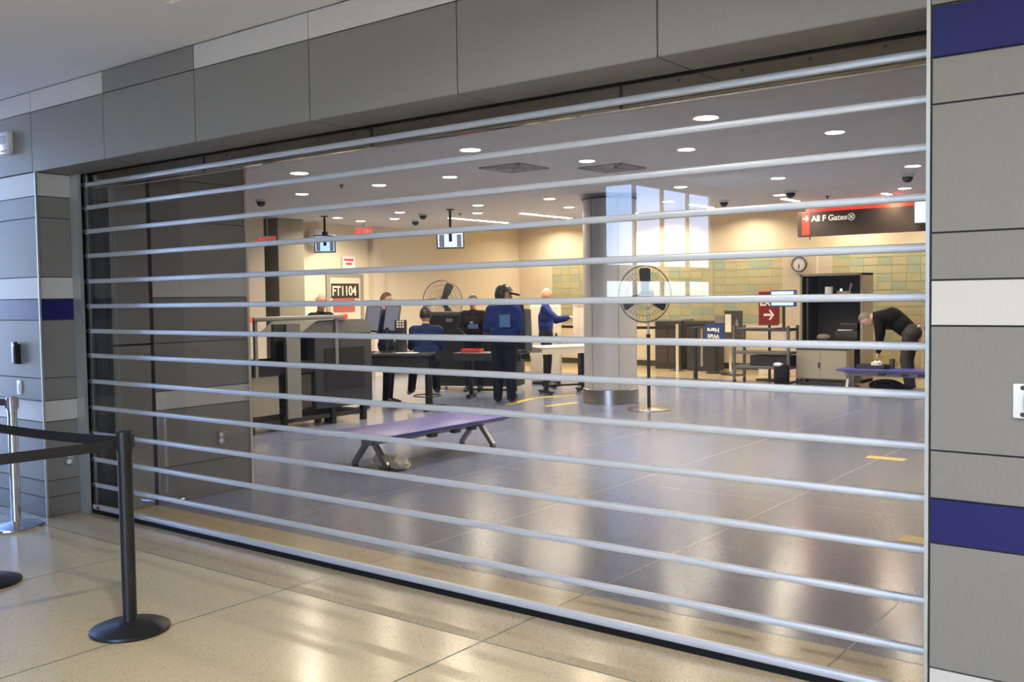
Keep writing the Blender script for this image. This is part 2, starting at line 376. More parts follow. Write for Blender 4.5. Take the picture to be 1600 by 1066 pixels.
HX = [3.45, 2.35, 1.27, 0.18, -0.90, -1.97, -3.06, -4.13, -5.19, -6.24, -7.24, -8.30, -9.36, -9.8]
for i in range(len(HX)-1):
    x1, x0 = HX[i], HX[i+1]; par = wr if x0 >= -0.95 else (wl if x1 < -7.2 else wh)
    fpanel(par, x0, x1, 2.605, 3.045, M_lamg)
    fpanel(par, x0, x1, 3.045, HH-0.004, M_lamg if i in (8, 1) else M_lamw)
    for k in range(len(LM)):
        if x1 < -7.2: fpanel(wl, x0, x1 if i != 10 else -7.21, ROWS[k], ROWS[k+1], LM[k])
        elif x0 >= -0.95: fpanel(wr, x0 if x0 > -0.8 else -0.895, x1, ROWS[k], ROWS[k+1], RM[k])
# jamb face (x = -7.21) and its corner trims
for k in range(len(LM)):
    MB().box(-7.222, -7.209, FY+0.014, -0.045, ROWS[k]+G, ROWS[k+1]-G).build('panel', LM[k], wl)
MB().box(-7.216, -7.204, FY-0.004, FY+0.010, 0, 2.605).build('corner_trim', M_trim, wl)
MB().box(-0.912, -0.899, FY-0.003, FY+0.010, 0, 3.19).build('corner_trim', M_trim, wr)
# soffit panels under the header
for i in range(4, 10):
    x1, x0 = HX[i], max(HX[i+1], -7.21)
    MB().box(x0+G, x1-G, FY+0.001, -0.005, 2.603, 2.616).build('soffit_panel', M_lamg2, wh)
# bulkhead over the shutter on the checkpoint side
struct('wall_bulkhead_inner', MB().box(-15, 2.2, 0.065, 0.16, 2.50, 3.3), M_ceilg)

# checkpoint hall shell
wil = struct('wall_inner_left', MB().box(-15, -6.93, 0.10, 1.345, -0.1, 3.3), M_back)
ir = [(0.0, 0.29, M_lamg2), (0.29, 0.755, M_lamg), (0.755, 0.905, M_lamw), (0.905, 1.29, M_lamg), (1.29, 1.655, M_lamg), (1.655, 1.82, M_lamw), (1.82, 2.265, M_lamg), (2.265, 2.60, M_lamg2), (2.60, 3.14, M_lamg2)]
for z0, z1, mm in ir:
    MB().box(-6.935, -6.90, 0.435, 1.34, z0+G, z1-G).build('panel', mm, wil)
for z0, z1 in ((0.0, 1.285), (1.295, 2.60)):
    MB().box(-6.935, -6.895, 0.105, 0.40, z0+G, z1-G).build('panel', M_lamg, wil)
MB().box(-6.935, -6.897, 0.402, 0.432, 0, 2.62).build('reveal_strip', M_blackmet, wil)
MB().box(-6.92, -6.885, 1.335, 1.352, 0, 3.14).build('corner_trim', M_beige2, wil)
wlf = struct('wall_left', MB().box(-14.95, -14.7, 1.345, 15.9, -0.1, 3.6), M_beige)
wbk = struct('wall_back', MB().box(-14.95, 2.2, 15.6, 15.9, -0.1, 3.6), M_beige)
struct('wall_right', MB().box(2.0, 2.2, 0.1, 15.9, -0.1, 3.6), M_beige2)
struct('baseboard_back', MB().box(-14.7, 2.0, 15.575, 15.6, 0, 0.13), M_cabin)
struct('baseboard_left', MB().box(-14.7, -14.68, 1.4, 15.57, 0, 0.13), M_cabin)
ci = MB()
pts = [(-14.95, 0.1), (2.2, 0.1), (2.2, 12.3), (-14.95, 12.3)]
ci.prism(pts, 'z', HC, HC+0.12)
struct('ceiling_checkpoint', ci, M_ceilg)
struct('ceiling_cove', MB().box(-14.95, 2.2, 12.2, 15.9, 3.42, 3.52).box(-14.95, 2.2, 12.2, 12.32, HC, 3.5), M_beige2)

# left wall: pilasters, door
for n, (y0, y1, dx, mm) in enumerate(((10.36, 10.66, 0.14, M_beige2), (7.60, 8.2, 0.5, M_cab), (6.6, 7.4, 0.35, M_beige2))):
    struct('trim_%d' % (n+1), MB().box(-14.7, -14.7+dx, y0, y1, 0, HC-0.002), mm)
dr = struct('door_1', MB().box(-14.70, -14.66, 9.16, 9.25, 0, 2.15).box(-14.70, -14.66, 10.08, 10.17, 0, 2.15).box(-14.70, -14.66, 9.25, 10.08, 2.07, 2.15), M_cab)
MB().box(-14.695, -14.665, 9.255, 10.075, 0.01, 2.065).build('door_leaf', M_beige2, dr)
MB().cyl((-14.66, 9.33, 1.0), (-14.60, 9.33, 1.0), 0.025).box(-14.61, -14.59, 9.31, 9.45, 0.985, 1.015).build('door_handle', M_steel, dr, True)

# ceramic tile wall: tiles are single pieces; the hidden rows below are one piece of stuff
tw = 0.27; th = 0.163; tz1 = 2.47
sharedt = []
for mm in TILES:
    me_o = MB().box(0.006, tw-0.006, 15.585, 15.602, 0.005, th-0.005, 0.003).build('tile', mm, wbk)
    sharedt.append(me_o.data); bpy.data.objects.remove(me_o, do_unlink=True)
rest = {}
nrow = 15; ncol = 37
x0t = -13.68
for r_ in range(nrow):
    for c_ in range(ncol):
        z = tz1-(r_+1)*th
        u = (c_*7+r_*11+(c_*r_) % 5) % 9
        ti = [0, 1, 2, 0, 3, 1, 4, 0, 1][u] if (r_+c_) % 2 == 0 else [0, 1, 4, 0, 1, 0, 1, 3, 0][u]
        if z < 0.1: continue
        if z < 0.95 and x0t+c_*tw < -7.8: continue
        if r_ < 8:
            o = bpy.data.objects.new('tile', sharedt[ti]); link(o, wbk); o.location = (x0t+c_*tw, 0, z)
        else:
            rest.setdefault(ti, []).append((x0t+c_*tw, z))
for ti, l in rest.items():
    b = MB()
    for x, z in l: b.box(x+0.006, x+tw-0.006, 15.585, 15.602, z+0.005, z+th-0.005)
    tag(b.build('tiles', TILES[ti], wbk), kind='stuff')
MB().box(x0t, x0t+ncol*tw, 15.592, 15.603, 1.0, tz1).box(-7.7, x0t+ncol*tw, 15.592, 15.603, 0.13, 1.0).build('grout_bed', M_grout, wbk)
# white pilaster that carries the clock
struct('trim_4', MB().box(-7.69, -6.98, 15.32, 15.6, 0, 2.40).box(-6.98, -6.75, 15.45, 15.6, 0, 2.40), M_beige2)

# ------------------------------------------------------------------ roller shutter
sh = thing('roller_shutter', 'clear roll-down security shutter with horizontal aluminium bars across the wide opening', 'shutter', (-4, 0, 0))
def SH(mb, name, mat, smooth=False):
    o = mb.build(name, mat, None, smooth); o.parent = sh; o.matrix_parent_inverse = Matrix.Translation((4, 0, 0)); return o
BZ = [2.517, 2.344, 2.163, 1.977, 1.784, 1.595, 1.405, 1.218, 1.02, 0.818, 0.616, 0.416, 0.218]
XL, XR = -7.08, -0.93
bme = None
for z in BZ:
    if bme is None:
        o = SH(MB().box(XL, XR, -0.016, 0.016, -0.0165, 0.0165, 0.010), 'bar', M_bar, True); bme = o.data
    else:
        o = bpy.data.objects.new('bar', bme); link(o, sh); o.matrix_parent_inverse = Matrix.Translation((4, 0, 0))
    o.location = (0, 0, z)
    # end clips in the guide
    SH(MB().box(XL-0.012, XL+0.045, -0.018, 0.018, z-0.010, z+0.010, 0.003), 'end_clip', M_dgrey)
SH(MB().box(XL, XR, -0.02, 0.02, 0.030, 0.066, 0.006), 'bottom_bar', M_bar, True)
SH(MB().box(XL, XR, -0.022, 0.018, 0.0, 0.030), 'bottom_seal', M_blackrub)
SH(MB().box(XL+0.06, XL+0.10, -0.0235, -0.0205, 0.040, 0.058), 'lock_label', M_signred)
zz = BZ+[0.05]
for a, b in zip(zz, zz[1:]):
    SH(MB().box(XL+0.004, XR-0.004, -0.0015, 0.0015, b+0.012, a-0.012), 'pane', M_poly)
for s_, x in ((1, -7.205), (-1, -0.93)):
    q = MB()
    if s_ == 1:
        q.box(-7.205, -7.135, -0.05, -0.040, 0, 2.60); q.box(-7.135, -7.09, -0.05, -0.022, 0, 2.60); q.box(-7.135, -7.09, 0.022, 0.05, 0, 2.60)
    else:
        q.box(-0.95, -0.90, -0.05, -0.026, 0, 2.60); q.box(-0.95, -0.90, 0.026, 0.05, 0, 2.60)
    SH(q, 'guide_rail', M_trim)
SH(MB().box(-7.205, -7.09, 0.028, 0.10, 0, 2.6).box(-7.09, -6.935, 0.06, 0.105, 0, 2.6), 'guide_channel', M_dgrey)
# polished hood with rivets
SH(MB().box(-7.09, -0.90, 0.030, 0.062, 2.485, 2.70), 'hood', M_shroud)
rv = None
for k in range(20):
    x = -6.85+k*0.30
    SH(MB().sph((x, 0.030, 2.575), 0.008, (1, .5, 1), 6), 'rivet', M_dgrey)
for x in (-5.6, -4.0, -2.35):
    SH(MB().box(x-0.006, x+0.006, 0.026, 0.031, 2.485, 2.70), 'hood_joint', M_blackmet)

# ------------------------------------------------------------------ lamps
def area_light(parent, loc, size, power, col, sy=None, spread=150):
    ld = bpy.data.lights.new('lamp_light', 'AREA'); ld.energy = power; ld.color = col; ld.spread = R(spread)
    if sy: ld.shape = 'RECTANGLE'; ld.size = size; ld.size_y = sy
    else: ld.shape = 'DISK'; ld.size = size
    lo = bpy.data.objects.new('lamp_light', ld); link(lo, parent); lo.location = loc
    return lo
LED_IN = (1.0, 0.85, 0.66)
ORD = ['first', 'second', 'third', 'fourth', 'fifth', 'sixth', 'seventh', 'eighth', 'ninth']
dl_mesh = {}
def downlight(x, y, z, label, group, power, col=LED_IN, r=0.075):
    t = thing('downlight', label, 'downlight', (x, y, z), 0, group)
    if r not in dl_mesh:
        a = MB().lathe([(r, 0.0), (r+0.022, -0.004), (r+0.022, 0.0)], n=24).build('trim_ring', M_lamptrim, t, True)
        b = MB().lathe([(0, -0.004), (r, -0.004), (r, 0.0)], n=24).build('lens', M_lamp, t)
        dl_mesh[r] = (a.data, b.data)
    else:
        for n, d in zip(('trim_ring', 'lens'), dl_mesh[r]):
            link(bpy.data.objects.new(n, d), t)
    area_light(t, (0, 0, -0.012), r*1.7, power, col)
ROWSL = [('in the ceiling row nearest the shutter', 3.80, [-9.08, -6.41, -3.76], 34, 0.10),
         ('in the second ceiling row behind the shutter', 5.32, [-10.83, -9.27, -8.02, -5.97, -4.73, -3.17], 26, 0.085),
         ('in the third ceiling row, level with the round column', 8.43, [-13.5, -11.9, -10.12, -8.68, -6.42, -4.99, -3.29], 26, 0.085)]
for nm, y, xs, pw, r in ROWSL:
    for i, x in enumerate(xs):
        downlight(x, y, HC, '%s recessed downlight from the left %s' % (ORD[i], nm), 'checkpoint ceiling downlights', pw, r=r)
for i, (x, y) in enumerate(((-13.75, 9.25), (-12.92, 9.34), (-11.05, 9.54), (-9.26, 9.82), (-7.55, 10.17), (-5.82, 10.54), (-4.08, 10.98))):
    downlight(x, y, HC, '%s recessed downlight from the left in the slanting row beyond the column' % ORD[i], 'checkpoint ceiling downlights', 25, r=0.085)
for i, x in enumerate((-13.4, -11.9, -10.4, -8.4, -6.2, -4.3, -2.4)):
    downlight(x, 14.9, 3.42, '%s wall-washing downlight from the left in the raised ceiling along the tiled wall' % ORD[i], 'wall washers over the tiled wall', 27, r=0.08)
for i, (x, y0, y1) in enumerate(((-12.0, 9.85, 11.7), (-10.46, 10.05, 11.7), (-9.0, 10.4, 11.7), (-7.48, 10.82, 11.75), (-5.95, 11.0, 11.85), (-4.49, 11.35, 11.9))):
    t = thing('linear_light', '%s slim linear ceiling light from the left, glowing warm white' % ORD[i], 'ceiling light', (x, (y0+y1)/2, HC), 0, 'linear ceiling lights')
    L_ = (y1-y0)/2
    MB().box(-0.05, 0.05, -L_, L_, -0.012, 0.0, 0.003).build('lamp_housing', M_lamptrim, t)
    MB().box(-0.04, 0.04, -L_+0.01, L_-0.01, -0.016, -0.010).build('diffuser', M_lampl, t)
    area_light(t, (0, 0, -0.03), 0.07, 34*L_*2/1.5, LED_IN, L_*2-0.04)
# concourse downlights (above and behind the viewpoint)
k_ = 0
for x in (-2.3, 0.6, 3.6):
    for y in (-2.3, -5.9):
        zc = HH if (x < -4.6 or y < -5.2) else HH+0.25
        downlight(x, y, zc, '%s downlight of the concourse ceiling %s' % (ORD[k_//2], 'near the shutter' if y > -4 else 'farther from the shutter'), 'concourse ceiling downlights', 43, (1.0, 0.95, 0.86), 0.10)
        k_ += 1

def dome_camera(x, y, label):
    t = thing('dome_camera', label, 'security camera', (x, y, HC), 0, 'ceiling dome cameras')
    MB().lathe([(0.085, 0), (0.085, -0.03), (0.07, -0.035), (0, -0.035)], n=24).build('mount', M_lamptrim, t, True)
    MB().lathe([(0.068, -0.03), (0.066, -0.06), (0.05, -0.09), (0.025, -0.105), (0, -0.108)], n=24).build('dome', M_black, t, True)
for x, y, l in ((-11.83, 5.38, 'black dome camera on the ceiling far left, near the inner wall'), (-11.8, 8.92, 'black dome camera on the ceiling left of the hanging monitor, nearer one of two'),
                (-12.86, 9.85, 'black dome camera on the ceiling left of the hanging monitor, farther one of two'), (-5.45, 10.04, 'black dome camera on the ceiling above the dark hanging sign'),
                (-3.57, 9.24, 'black dome camera on the ceiling at far right beside the portal edge'), (-6.80, 10.65, 'black dome camera on the ceiling right of the round column')):
    dome_camera(x, y, l)
def sprinkler(x, y, label):
    t = thing('sprinkler_head', label, 'sprinkler', (x, y, HC), 0, 'sprinkler heads')
    MB().lathe([(0.035, 0), (0.035, -0.006), (0.012, -0.012), (0.010, -0.04), (0, -0.04)], n=16).build('body', M_dgrey, t, True)
    MB().lathe([(0, -0.045), (0.022, -0.045), (0.022, -0.049), (0, -0.049)], n=16).build('deflector', M_steel, t, True)
for x, y, l in ((-5.32, 11.24, 'small dark sprinkler head above the dark hanging sign'), (-9.6, 4.95, 'small dark sprinkler head between the left downlights'), (-11.3, 9.35, 'small dark sprinkler head right of the hanging monitor pole')):
    sprinkler(x, y, l)
def vent(x, y, label):
    t = thing('ceiling_vent', label, 'air vent', (x, y, HC), 0, 'square ceiling vents')
    MB().box(-0.3, 0.3, -0.3, 0.3, -0.004, 0).build('backing', M_mgrey, t)
    for k in range(4):
        s = 0.29-0.07*k
        q = MB()
        for a in ((-s, s, -s, -s+0.02), (-s, s, s-0.02, s), (-s, -s+0.02, -s, s), (s-0.02, s, -s, s)): q.box(*a, -0.018, -0.003)
        q.build('louvre_frame', M_ceilg, t)
vent(-6.9, 5.18, 'square louvred vent in the ceiling left of the column, nearer the left')
vent(-6.05, 6.0, 'square louvred vent in the ceiling directly in front of the column')

# ------------------------------------------------------------------ concourse furniture
def stanchion(x, y, label, mat, h=0.99, head=M_black, tube=0.034, rz=0):
    t = thing('belt_stanchion', label, 'stanchion', (x, y, 0), rz)
    MB().lathe([(0, 0), (0.185, 0), (0.19, 0.008), (0.188, 0.018), (0.16, 0.030), (0.06, 0.044), (0.045, 0.052), (0, 0.052)], n=48).build('base', mat, t, True)
    MB().lathe([(tube, 0.045), (tube, h-0.09), (0, h-0.09)], n=28).build('post', mat, t, True)
    MB().lathe([(tube+0.006, h-0.10), (tube+0.006, h-0.004), (tube, h), (0, h)], n=28).build('belt_head', head, t, True)
    for a in range(4):
        c_, s_ = math.cos(a*math.pi/2), math.sin(a*math.pi/2)
        MB().box(-0.014, 0.014, tube+0.002, tube+0.012, h-0.085, h-0.02, 0.002, M=Matrix.Rotation(a*math.pi/2, 4, 'Z')).build('belt_slot', head, t)
    return t
def belt(parent, p0, p1, h=0.05, sag=0.012):
    q = MB(); n = 10
    p0, p1 = Vector(p0), Vector(p1); d = (p1-p0).normalized(); nrm = Vector((-d.y, d.x, 0))*0.0012
    rows = []
    for i in range(n+1):
        f = i/n; c = p0.lerp(p1, f); c.z -= sag*4*f*(1-f)
        rows.append([q.bm.verts.new(c+nrm*s+Vector((0, 0, h/2*w))) for s, w in ((1, 1), (1, -1), (-1, -1), (-1, 1))])
    for a, b in zip(rows, rows[1:]):
        for k in range(4): q.bm.faces.new((a[k], a[(k+1) % 4], b[(k+1) % 4], b[k]))
    q.bm.faces.new(rows[0]); q.bm.faces.new(rows[-1][::-1])
    return q.build('belt', M_belt, parent, True)
s1 = stanchion(-4.37, -1.33, 'black belt stanchion standing in front of the shutter, both belts meeting at its head', M_blackmet)
belt(s1, (-0.03, 0.01, 0.935), (-1.385, -0.05, 0.925))
belt(s1, (-0.02, -0.03, 0.925), (-0.33, -1.65, 0.925))
s2 = stanchion(-5.80, -1.38, 'black belt stanchion cut off by the left edge, only its base showing', M_blackmet)
s3 = stanchion(-7.08, -0.60, 'polished chrome belt stanchion against the left striped pillar', M_chrome, 0.955, M_chrome, 0.032)
belt(s3, (-0.03, -0.01, 0.91), (-1.9, -0.12, 0.91))
s4 = stanchion(-4.72, -3.02, 'black belt stanchion outside the left edge that the lower belt runs to', M_blackmet)

def on_front(x0, x1, z0, z1):
    return ((x0+x1)/2, FY, (z0+z1)/2)
t = thing('fire_strobe', 'white fire alarm strobe high on the left striped pillar', 'alarm strobe', (-7.58, FY, 2.85))
MB().box(-0.068, 0.068, -0.05, 0.0, -0.085, 0.085, 0.012).build('housing', M_white, t, True)
MB().box(-0.05, 0.05, -0.075, -0.045, -0.01, 0.05, 0.012).build('strobe_lens', clear_sheet('clear_lens', (.9, .95, 1), .08, .1, .25), t, True)
MB().box(-0.04, 0.04, -0.053, -0.048, -0.07, -0.055).build('lettering_strip', M_red, t)
MB().cyl((-0.085, -0.03, 0.03), (-0.13, -0.03, 0.03), 0.014).build('side_lamp', M_white, t, True)
t = thing('card_reader', 'black card reader on the left striped pillar', 'card reader', (-7.575, FY, 1.24))
MB().box(-0.05, 0.05, -0.02, 0, -0.085, 0.075, 0.006).build('backplate', M_black, t, True)
MB().box(-0.015, 0.05, -0.045, -0.02, -0.08, 0.09, 0.008).build('reader_body', M_black, t, True)
MB().box(0.005, 0.03, -0.047, -0.044, 0.055, 0.07).build('status_light', M_silver, t)
t = thing('wall_switch', 'small white switch plate under the card reader', 'switch', (-7.56, FY, 0.975))
MB().box(-0.035, 0.035, -0.008, 0, -0.055, 0.055, 0.004).build('plate', M_white, t, True)
MB().box(-0.015, 0.015, -0.016, -0.007, -0.03, 0.03, 0.003).build('rocker', M_white, t, True)
def outlet(loc, rz, label):
    t = thing('power_outlet', label, 'outlet', loc, rz)
    MB().box(-0.038, 0.038, -0.008, 0, -0.06, 0.06, 0.004).build('plate', M_steel, t, True)
    for z in (-0.026, 0.026):
        s = MB().lathe([(0, 0), (0.019, 0), (0.019, 0.003), (0, 0.003)], n=20)
        bmesh.ops.transform(s.bm, matrix=Matrix.Translation((0, -0.008, z)) @ Matrix.Rotation(R(90), 4, 'X'), verts=s.bm.verts)
        s.build('socket', M_white, t)
outlet((-7.209, -0.13, 0.43), R(90), 'steel double power outlet low on the left jamb of the portal')
outlet((-6.899, 1.03, 0.47), R(90), 'steel double power outlet low on the wall behind the shutter')
t = thing('door_release', 'steel wall plate with screws at the right edge of the striped wall', 'wall plate', (-0.585, FY, 1.245))
MB().box(-0.045, 0.075, -0.012, 0, -0.058, 0.058, 0.004).build('plate', M_white, t, True)
for sx_ in (-0.015, 0.05):
    for sz in (-0.045, 0.045):
        MB().sph((sx_, -0.012, sz), 0.008, (1, .4, 1), 6).build('screw', M_dgrey, t)
MB().box(-0.01, 0.04, -0.03, -0.010, -0.028, 0.028, 0.004).build('button', M_steel, t, True)

# ------------------------------------------------------------------ checkpoint hall: column, fans, benches
t = thing('round_column', 'grey round column with a brushed steel skirt in the middle of the hall', 'column', (-7.74, 8.65, 0))
MB().lathe([(0.40, 0.0), (0.40, 3.06), (0.39, 3.07), (0.39, 3.138), (0, 3.138)], n=64).build('shaft', M_colm, t, True)
MB().lathe([(0.405, 3.065), (0.415, 3.065), (0.415, 3.095), (0.405, 3.095)], n=64).build('top_ring', M_dgrey, t, True)
MB().lathe([(0.40, 0.0), (0.425, 0.0), (0.425, 0.215), (0.41, 0.225), (0.40, 0.225)], n=64).build('skirt', M_steel, t, True)
for k in range(6):
    a = R(20+60*k); c_, s_ = math.cos(a), math.sin(a)
    MB().box(0.396, 0.4015, -0.003, 0.003, 0.225, 3.06, M=Matrix.Rotation(a, 4, 'Z')).build('panel_joint', M_dgrey, t)

def pedestal_fan(x, y, rz, label, zc=1.62, roll=0.0, base_r=0.31, head_dx=0.0):
    t = thing('pedestal_fan', label, 'fan', (x, y, 0), rz, 'pedestal fans')
    MB().lathe([(0, 0), (base_r, 0), (base_r, 0.012), (base_r-0.02, 0.018), (0.05, 0.03), (0, 0.03)], n=40).build('base', M_steel, t, True)
    MB().cyl((0, 0, 0.02), (0, 0, 1.05), 0.024, n=16).build('lower_pole', M_blackmet, t, True)
    MB().cyl((0, 0, 1.0), (0, 0.0, zc-0.02), 0.014, n=12).build('upper_pole', M_chrome, t, True)
    MB().cyl((0, 0, 1.0), (0, 0, 1.07), 0.03, n=12).build('height_collar', M_black, t, True)
    q = MB(); q.sph((0, -0.03, zc), 0.09, (1, 1.25, 1), 10); q.build('motor', M_black, t, True)
    q = MB()
    RR = 0.395
    for yy, r0 in ((-0.20, 0.10), (-0.20, 0.22), (-0.195, 0.31), (-0.05, 0.31), (-0.05, 0.2)): q.torus((0, yy, zc), r0, 0.0022, 'y', 40, 4)
    for k in range(40):
        a = 2*math.pi*k/40; c_, s_ = math.cos(a), math.sin(a)
        q.tube([(0.05*c_, -0.205, zc+0.05*s_), (0.25*c_, -0.20, zc+0.25*s_), (0.36*c_, -0.175, zc+0.36*s_), (RR*c_, -0.125, zc+RR*s_), (0.36*c_, -0.07, zc+0.36*s_), (0.25*c_, -0.05, zc+0.25*s_), (0.08*c_, -0.045, zc+0.08*s_)], 0.0018, 4)
    g = q.build('guard_wires', M_dgrey, t); g['kind'] = 'stuff'
    MB().torus((0, -0.125, zc), RR, 0.008, 'y', 56, 6).build('guard_rim', M_dgrey, t, True)
    b = MB()
    for k in range(3):
        a = roll+2*math.pi*k/3
        Mx = Matrix.Translation((0, -0.125, zc)) @ Matrix.Rotation(a, 4, 'Y') @ Matrix.Rotation(R(24), 4, 'Z')
        bl = MB(); bl.prism([(-0.045, 0.06), (0.045, 0.06), (0.085, 0.20), (0.085, 0.34), (0.05, 0.365), (-0.05, 0.365), (-0.075, 0.32)], 'y', -0.003, 0.003)
        bmesh.ops.transform(bl.bm, matrix=Mx, verts=bl.bm.verts)
        bl.build('blade', M_dgrey, t)
    MB().cyl((0, -0.155, zc), (0, -0.10, zc), 0.06, n=20).build('hub', M_black, t, True)
    return t
pedestal_fan(-6.77, 8.10, R(6), 'tall pedestal fan standing in front of the round column', 1.64, 0.0)
pedestal_fan(-12.05, 9.75, R(20), 'tall pedestal fan against the beige left wall behind the officers', 1.56, R(25), 0.28)

def bench(x, y, rz, L_, w, h, label):
    t = thing('bench', label, 'bench', (x, y, 0), rz, 'blue benches')
    MB().box(-L_/2, L_/2, -w/2, w/2, h-0.035, h, 0.012).build('seat', M_seat, t, True)
    MB().box(-L_/2+0.05, L_/2-0.05, -w/2+0.03, w/2-0.03, h-0.05, h-0.036).build('seat_pan', M_alu, t)
    MB().box(-L_/2+0.06, L_/2-0.06, -0.06, 0.06, h-0.125, h-0.05, 0.01).build('beam', M_alu, t, True)
    for sx_ in (-1, 1):
        xx = sx_*(L_/2-0.13)
        for sy in (-1, 1):
            q = MB(); q.prism([(0.0, h-0.085), (sy*0.05, h-0.07), (sy*(w*0.33), 0.05), (sy*(w*0.33), 0.0), (sy*(w*0.33-0.045), 0.0), (sy*(w*0.33-0.045), 0.035)], 'x', xx-0.022, xx+0.022)
            q.build('leg', M_alu, t)
            MB().cyl((xx, sy*(w*0.33-0.022), 0), (xx, sy*(w*0.33-0.022), 0.02), 0.028, n=14).build('foot', M_black, t, True)
        MB().box(xx-0.03, xx+0.03, -0.10, 0.10, h-0.115, h-0.05, 0.008).build('bracket', M_alu, t, True)
    for xx in (-0.25, 0.1, 0.35):
        MB().box(xx-0.05, xx+0.05, -w/2+0.03, -w/2+0.10, h-0.095, h-0.05, 0.006).build('seat_clamp', M_dgrey, t, True)
    return t
bench(-6.68, 3.36, R(90), 1.86, 0.72, 0.35, 'low blue bench with forked legs on the polished floor, nearest the shutter')
bench(-4.38, 11.95, 0.0, 1.9, 0.55, 0.39, 'low blue bench at right with a shoe tray on top')
def crumple(loc, s, mat, name, label, cat, sd=0):
    rnd = random.Random(sd); b = MB().ico((0, 0, 0), 1.0, 3)
    for v in b.bm.verts:
        n = 1+0.28*math.sin(5*v.co.x+sd)*math.sin(6*v.co.y+1)+0.16*math.sin(11*v.co.z+3*v.co.x)+rnd.uniform(-.06, .06)
        v.co = Vector((v.co.x*s[0]*n, v.co.y*s[1]*n, max(-0.0, (v.co.z*0.5+0.5))*s[2]*n))
    o = b.build(name, mat, None, True); o.location = loc
    return tag(o, label, cat)
crumple((-6.60, 2.66, 0), (0.12, 0.10, 0.11), M_linen, 'crumpled_towel', 'crumpled cream cloth on the floor under the near bench, left one', 'cloth', 1)
crumple((-6.38, 2.66, 0), (0.10, 0.09, 0.08), M_linen, 'crumpled_towel', 'crumpled cream cloth on the floor beside the near bench leg, right one', 'cloth', 5)

# yellow floor tape and stickers
def tape(p0, p1, w, label, mat=M_yellow, name='floor_tape', cat='floor tape'):
    p0, p1 = Vector((*p0, 0)), Vector((*p1, 0)); d = p1-p0; L_ = d.length
    o = MB().box(0, L_, -w/2, w/2, 0.0002, 0.0018).build(name, mat); o.location = (p0.x, p0.y, 0); o.rotation_euler = (0, 0, math.atan2(d.y, d.x))
    return tag(o, label, cat)
tape((-8.27, 7.66), (-8.15, 8.33), 0.10, 'yellow tape line on the floor beside the column skirt')
tape((-8.92, 7.6), (-9.10, 8.55), 0.10, 'yellow tape line on the floor at the feet of the capped officer')
tape((-9.10, 8.60), (-8.78, 9.25), 0.10, 'yellow tape line on the floor under the beige table')
tape((-11.75, 8.4), (-11.2, 8.75), 0.06, 'yellow tape line on the floor behind the seated officer')
tape((-2.98, 5.70), (-2.62, 5.70), 0.16, 'ochre sticker on the blue floor, farther from the shutter', M_ochre, 'floor_sticker', 'floor sticker')
tape((-1.80, 2.62), (-1.58, 2.62), 0.18, 'ochre sticker on the blue floor beside the right jamb', M_ochre, 'floor_sticker', 'floor sticker')

# ------------------------------------------------------------------ x-ray lane at left
t = thing('x_ray_scanner', 'dark x-ray baggage scanner with a pale hood and red-ended roof bar at left', 'x-ray machine', (-9.9, 4.35, 0))
# local: x to the right (front face +x), y along the belt
MB().box(-0.45, 0.45, -0.05, 0.95, 0.22, 1.18, 0.02).build('scanner_housing', M_dgrey, t, True)
q = MB(); q.prism([(-0.25, 1.18), (0.95, 1.18), (0.95, 1.28), (0.80, 1.36), (0.02, 1.36)], 'x', -0.44, 0.44); q.build('hood', M_green, t)
MB().box(0.452, 0.462, 0.10, 0.80, 0.45, 1.0, 0.004).build('side_panel', M_black, t)
MB().box(-0.40, 0.40, -1.05, -0.05, 0.72, 0.80, 0.01).build('conveyor_bed', M_black, t, True)
MB().box(-0.36, 0.36, -1.04, -0.05, 0.80, 0.812).build('conveyor_belt', M_blackrub, t)
for sx_ in (-1, 1):
    MB().box(sx_*0.40-0.015, sx_*0.40+0.015, -1.06, -0.05, 0.70, 0.86, 0.004).build('side_rail', M_blackmet, t)
for (xx, yy) in ((-0.36, -1.0), (0.36, -1.0), (-0.36, -0.5), (0.36, -0.5), (0.36, 0.3), (0.36, 0.85), (-0.36, 0.85)):
    MB().box(xx-0.035, xx+0.035, yy-0.035, yy+0.035, 0.0, 0.74 if yy < 0 else 0.24, 0.004).build('leg', M_blackmet, t)
for zz_ in (0.22, 0.48):
    MB().box(0.335, 0.385, -1.0, -0.5, zz_, zz_+0.06).build('stretcher', M_blackmet, t)
MB().box(0.42, 0.47, -0.52, -0.30, 0.15, 1.33, 0.005).build('cable_column', M_mgrey, t)
MB().box(0.36, 0.40, -1.0, -0.6, 0.22, 0.72).build('skirt_panel', M_cab, t)
MB().box(0.36, 0.40, -0.3, -0.08, 0.26, 0.68).build('service_panel', M_cabin, t)
MB().box(-0.35, 0.35, -0.9, 0.9, 0.08, 0.14, 0.004).build('lower_tray', M_cabin, t)
MB().box(-0.30, 0.30, -0.06, -0.04, 0.81, 1.12).build('lead_curtain', M_blackrub, t)
MB().box(0.42, 0.50, -1.02, 0.42, 1.37, 1.425, 0.012).build('roof_bar', M_mgrey, t, True)
for yy in (-1.08, 0.44):
    MB().box(0.415, 0.505, yy-0.035, yy+0.035, 1.365, 1.43, 0.012).build('bar_end_lamp', M_redlamp, t, True)
for yy in (-0.98, 0.30):
    MB().box(0.44, 0.48, yy-0.02, yy+0.02, 0.70, 1.37).build('bar_post', M_mgrey, t)
MB().box(0.30, 0.345, -0.62, -0.36, 1.10, 1.33, 0.01).build('status_screen', M_dgrey, t, True)
t = thing('gray_screen_panel', 'small dark grey partition panel standing left of the scanner', 'partition', (-9.75, 3.0, 0))
MB().box(-0.25, 0.25, -0.02, 0.02, 0.55, 1.05, 0.008).build('panel', M_cab, t, True)
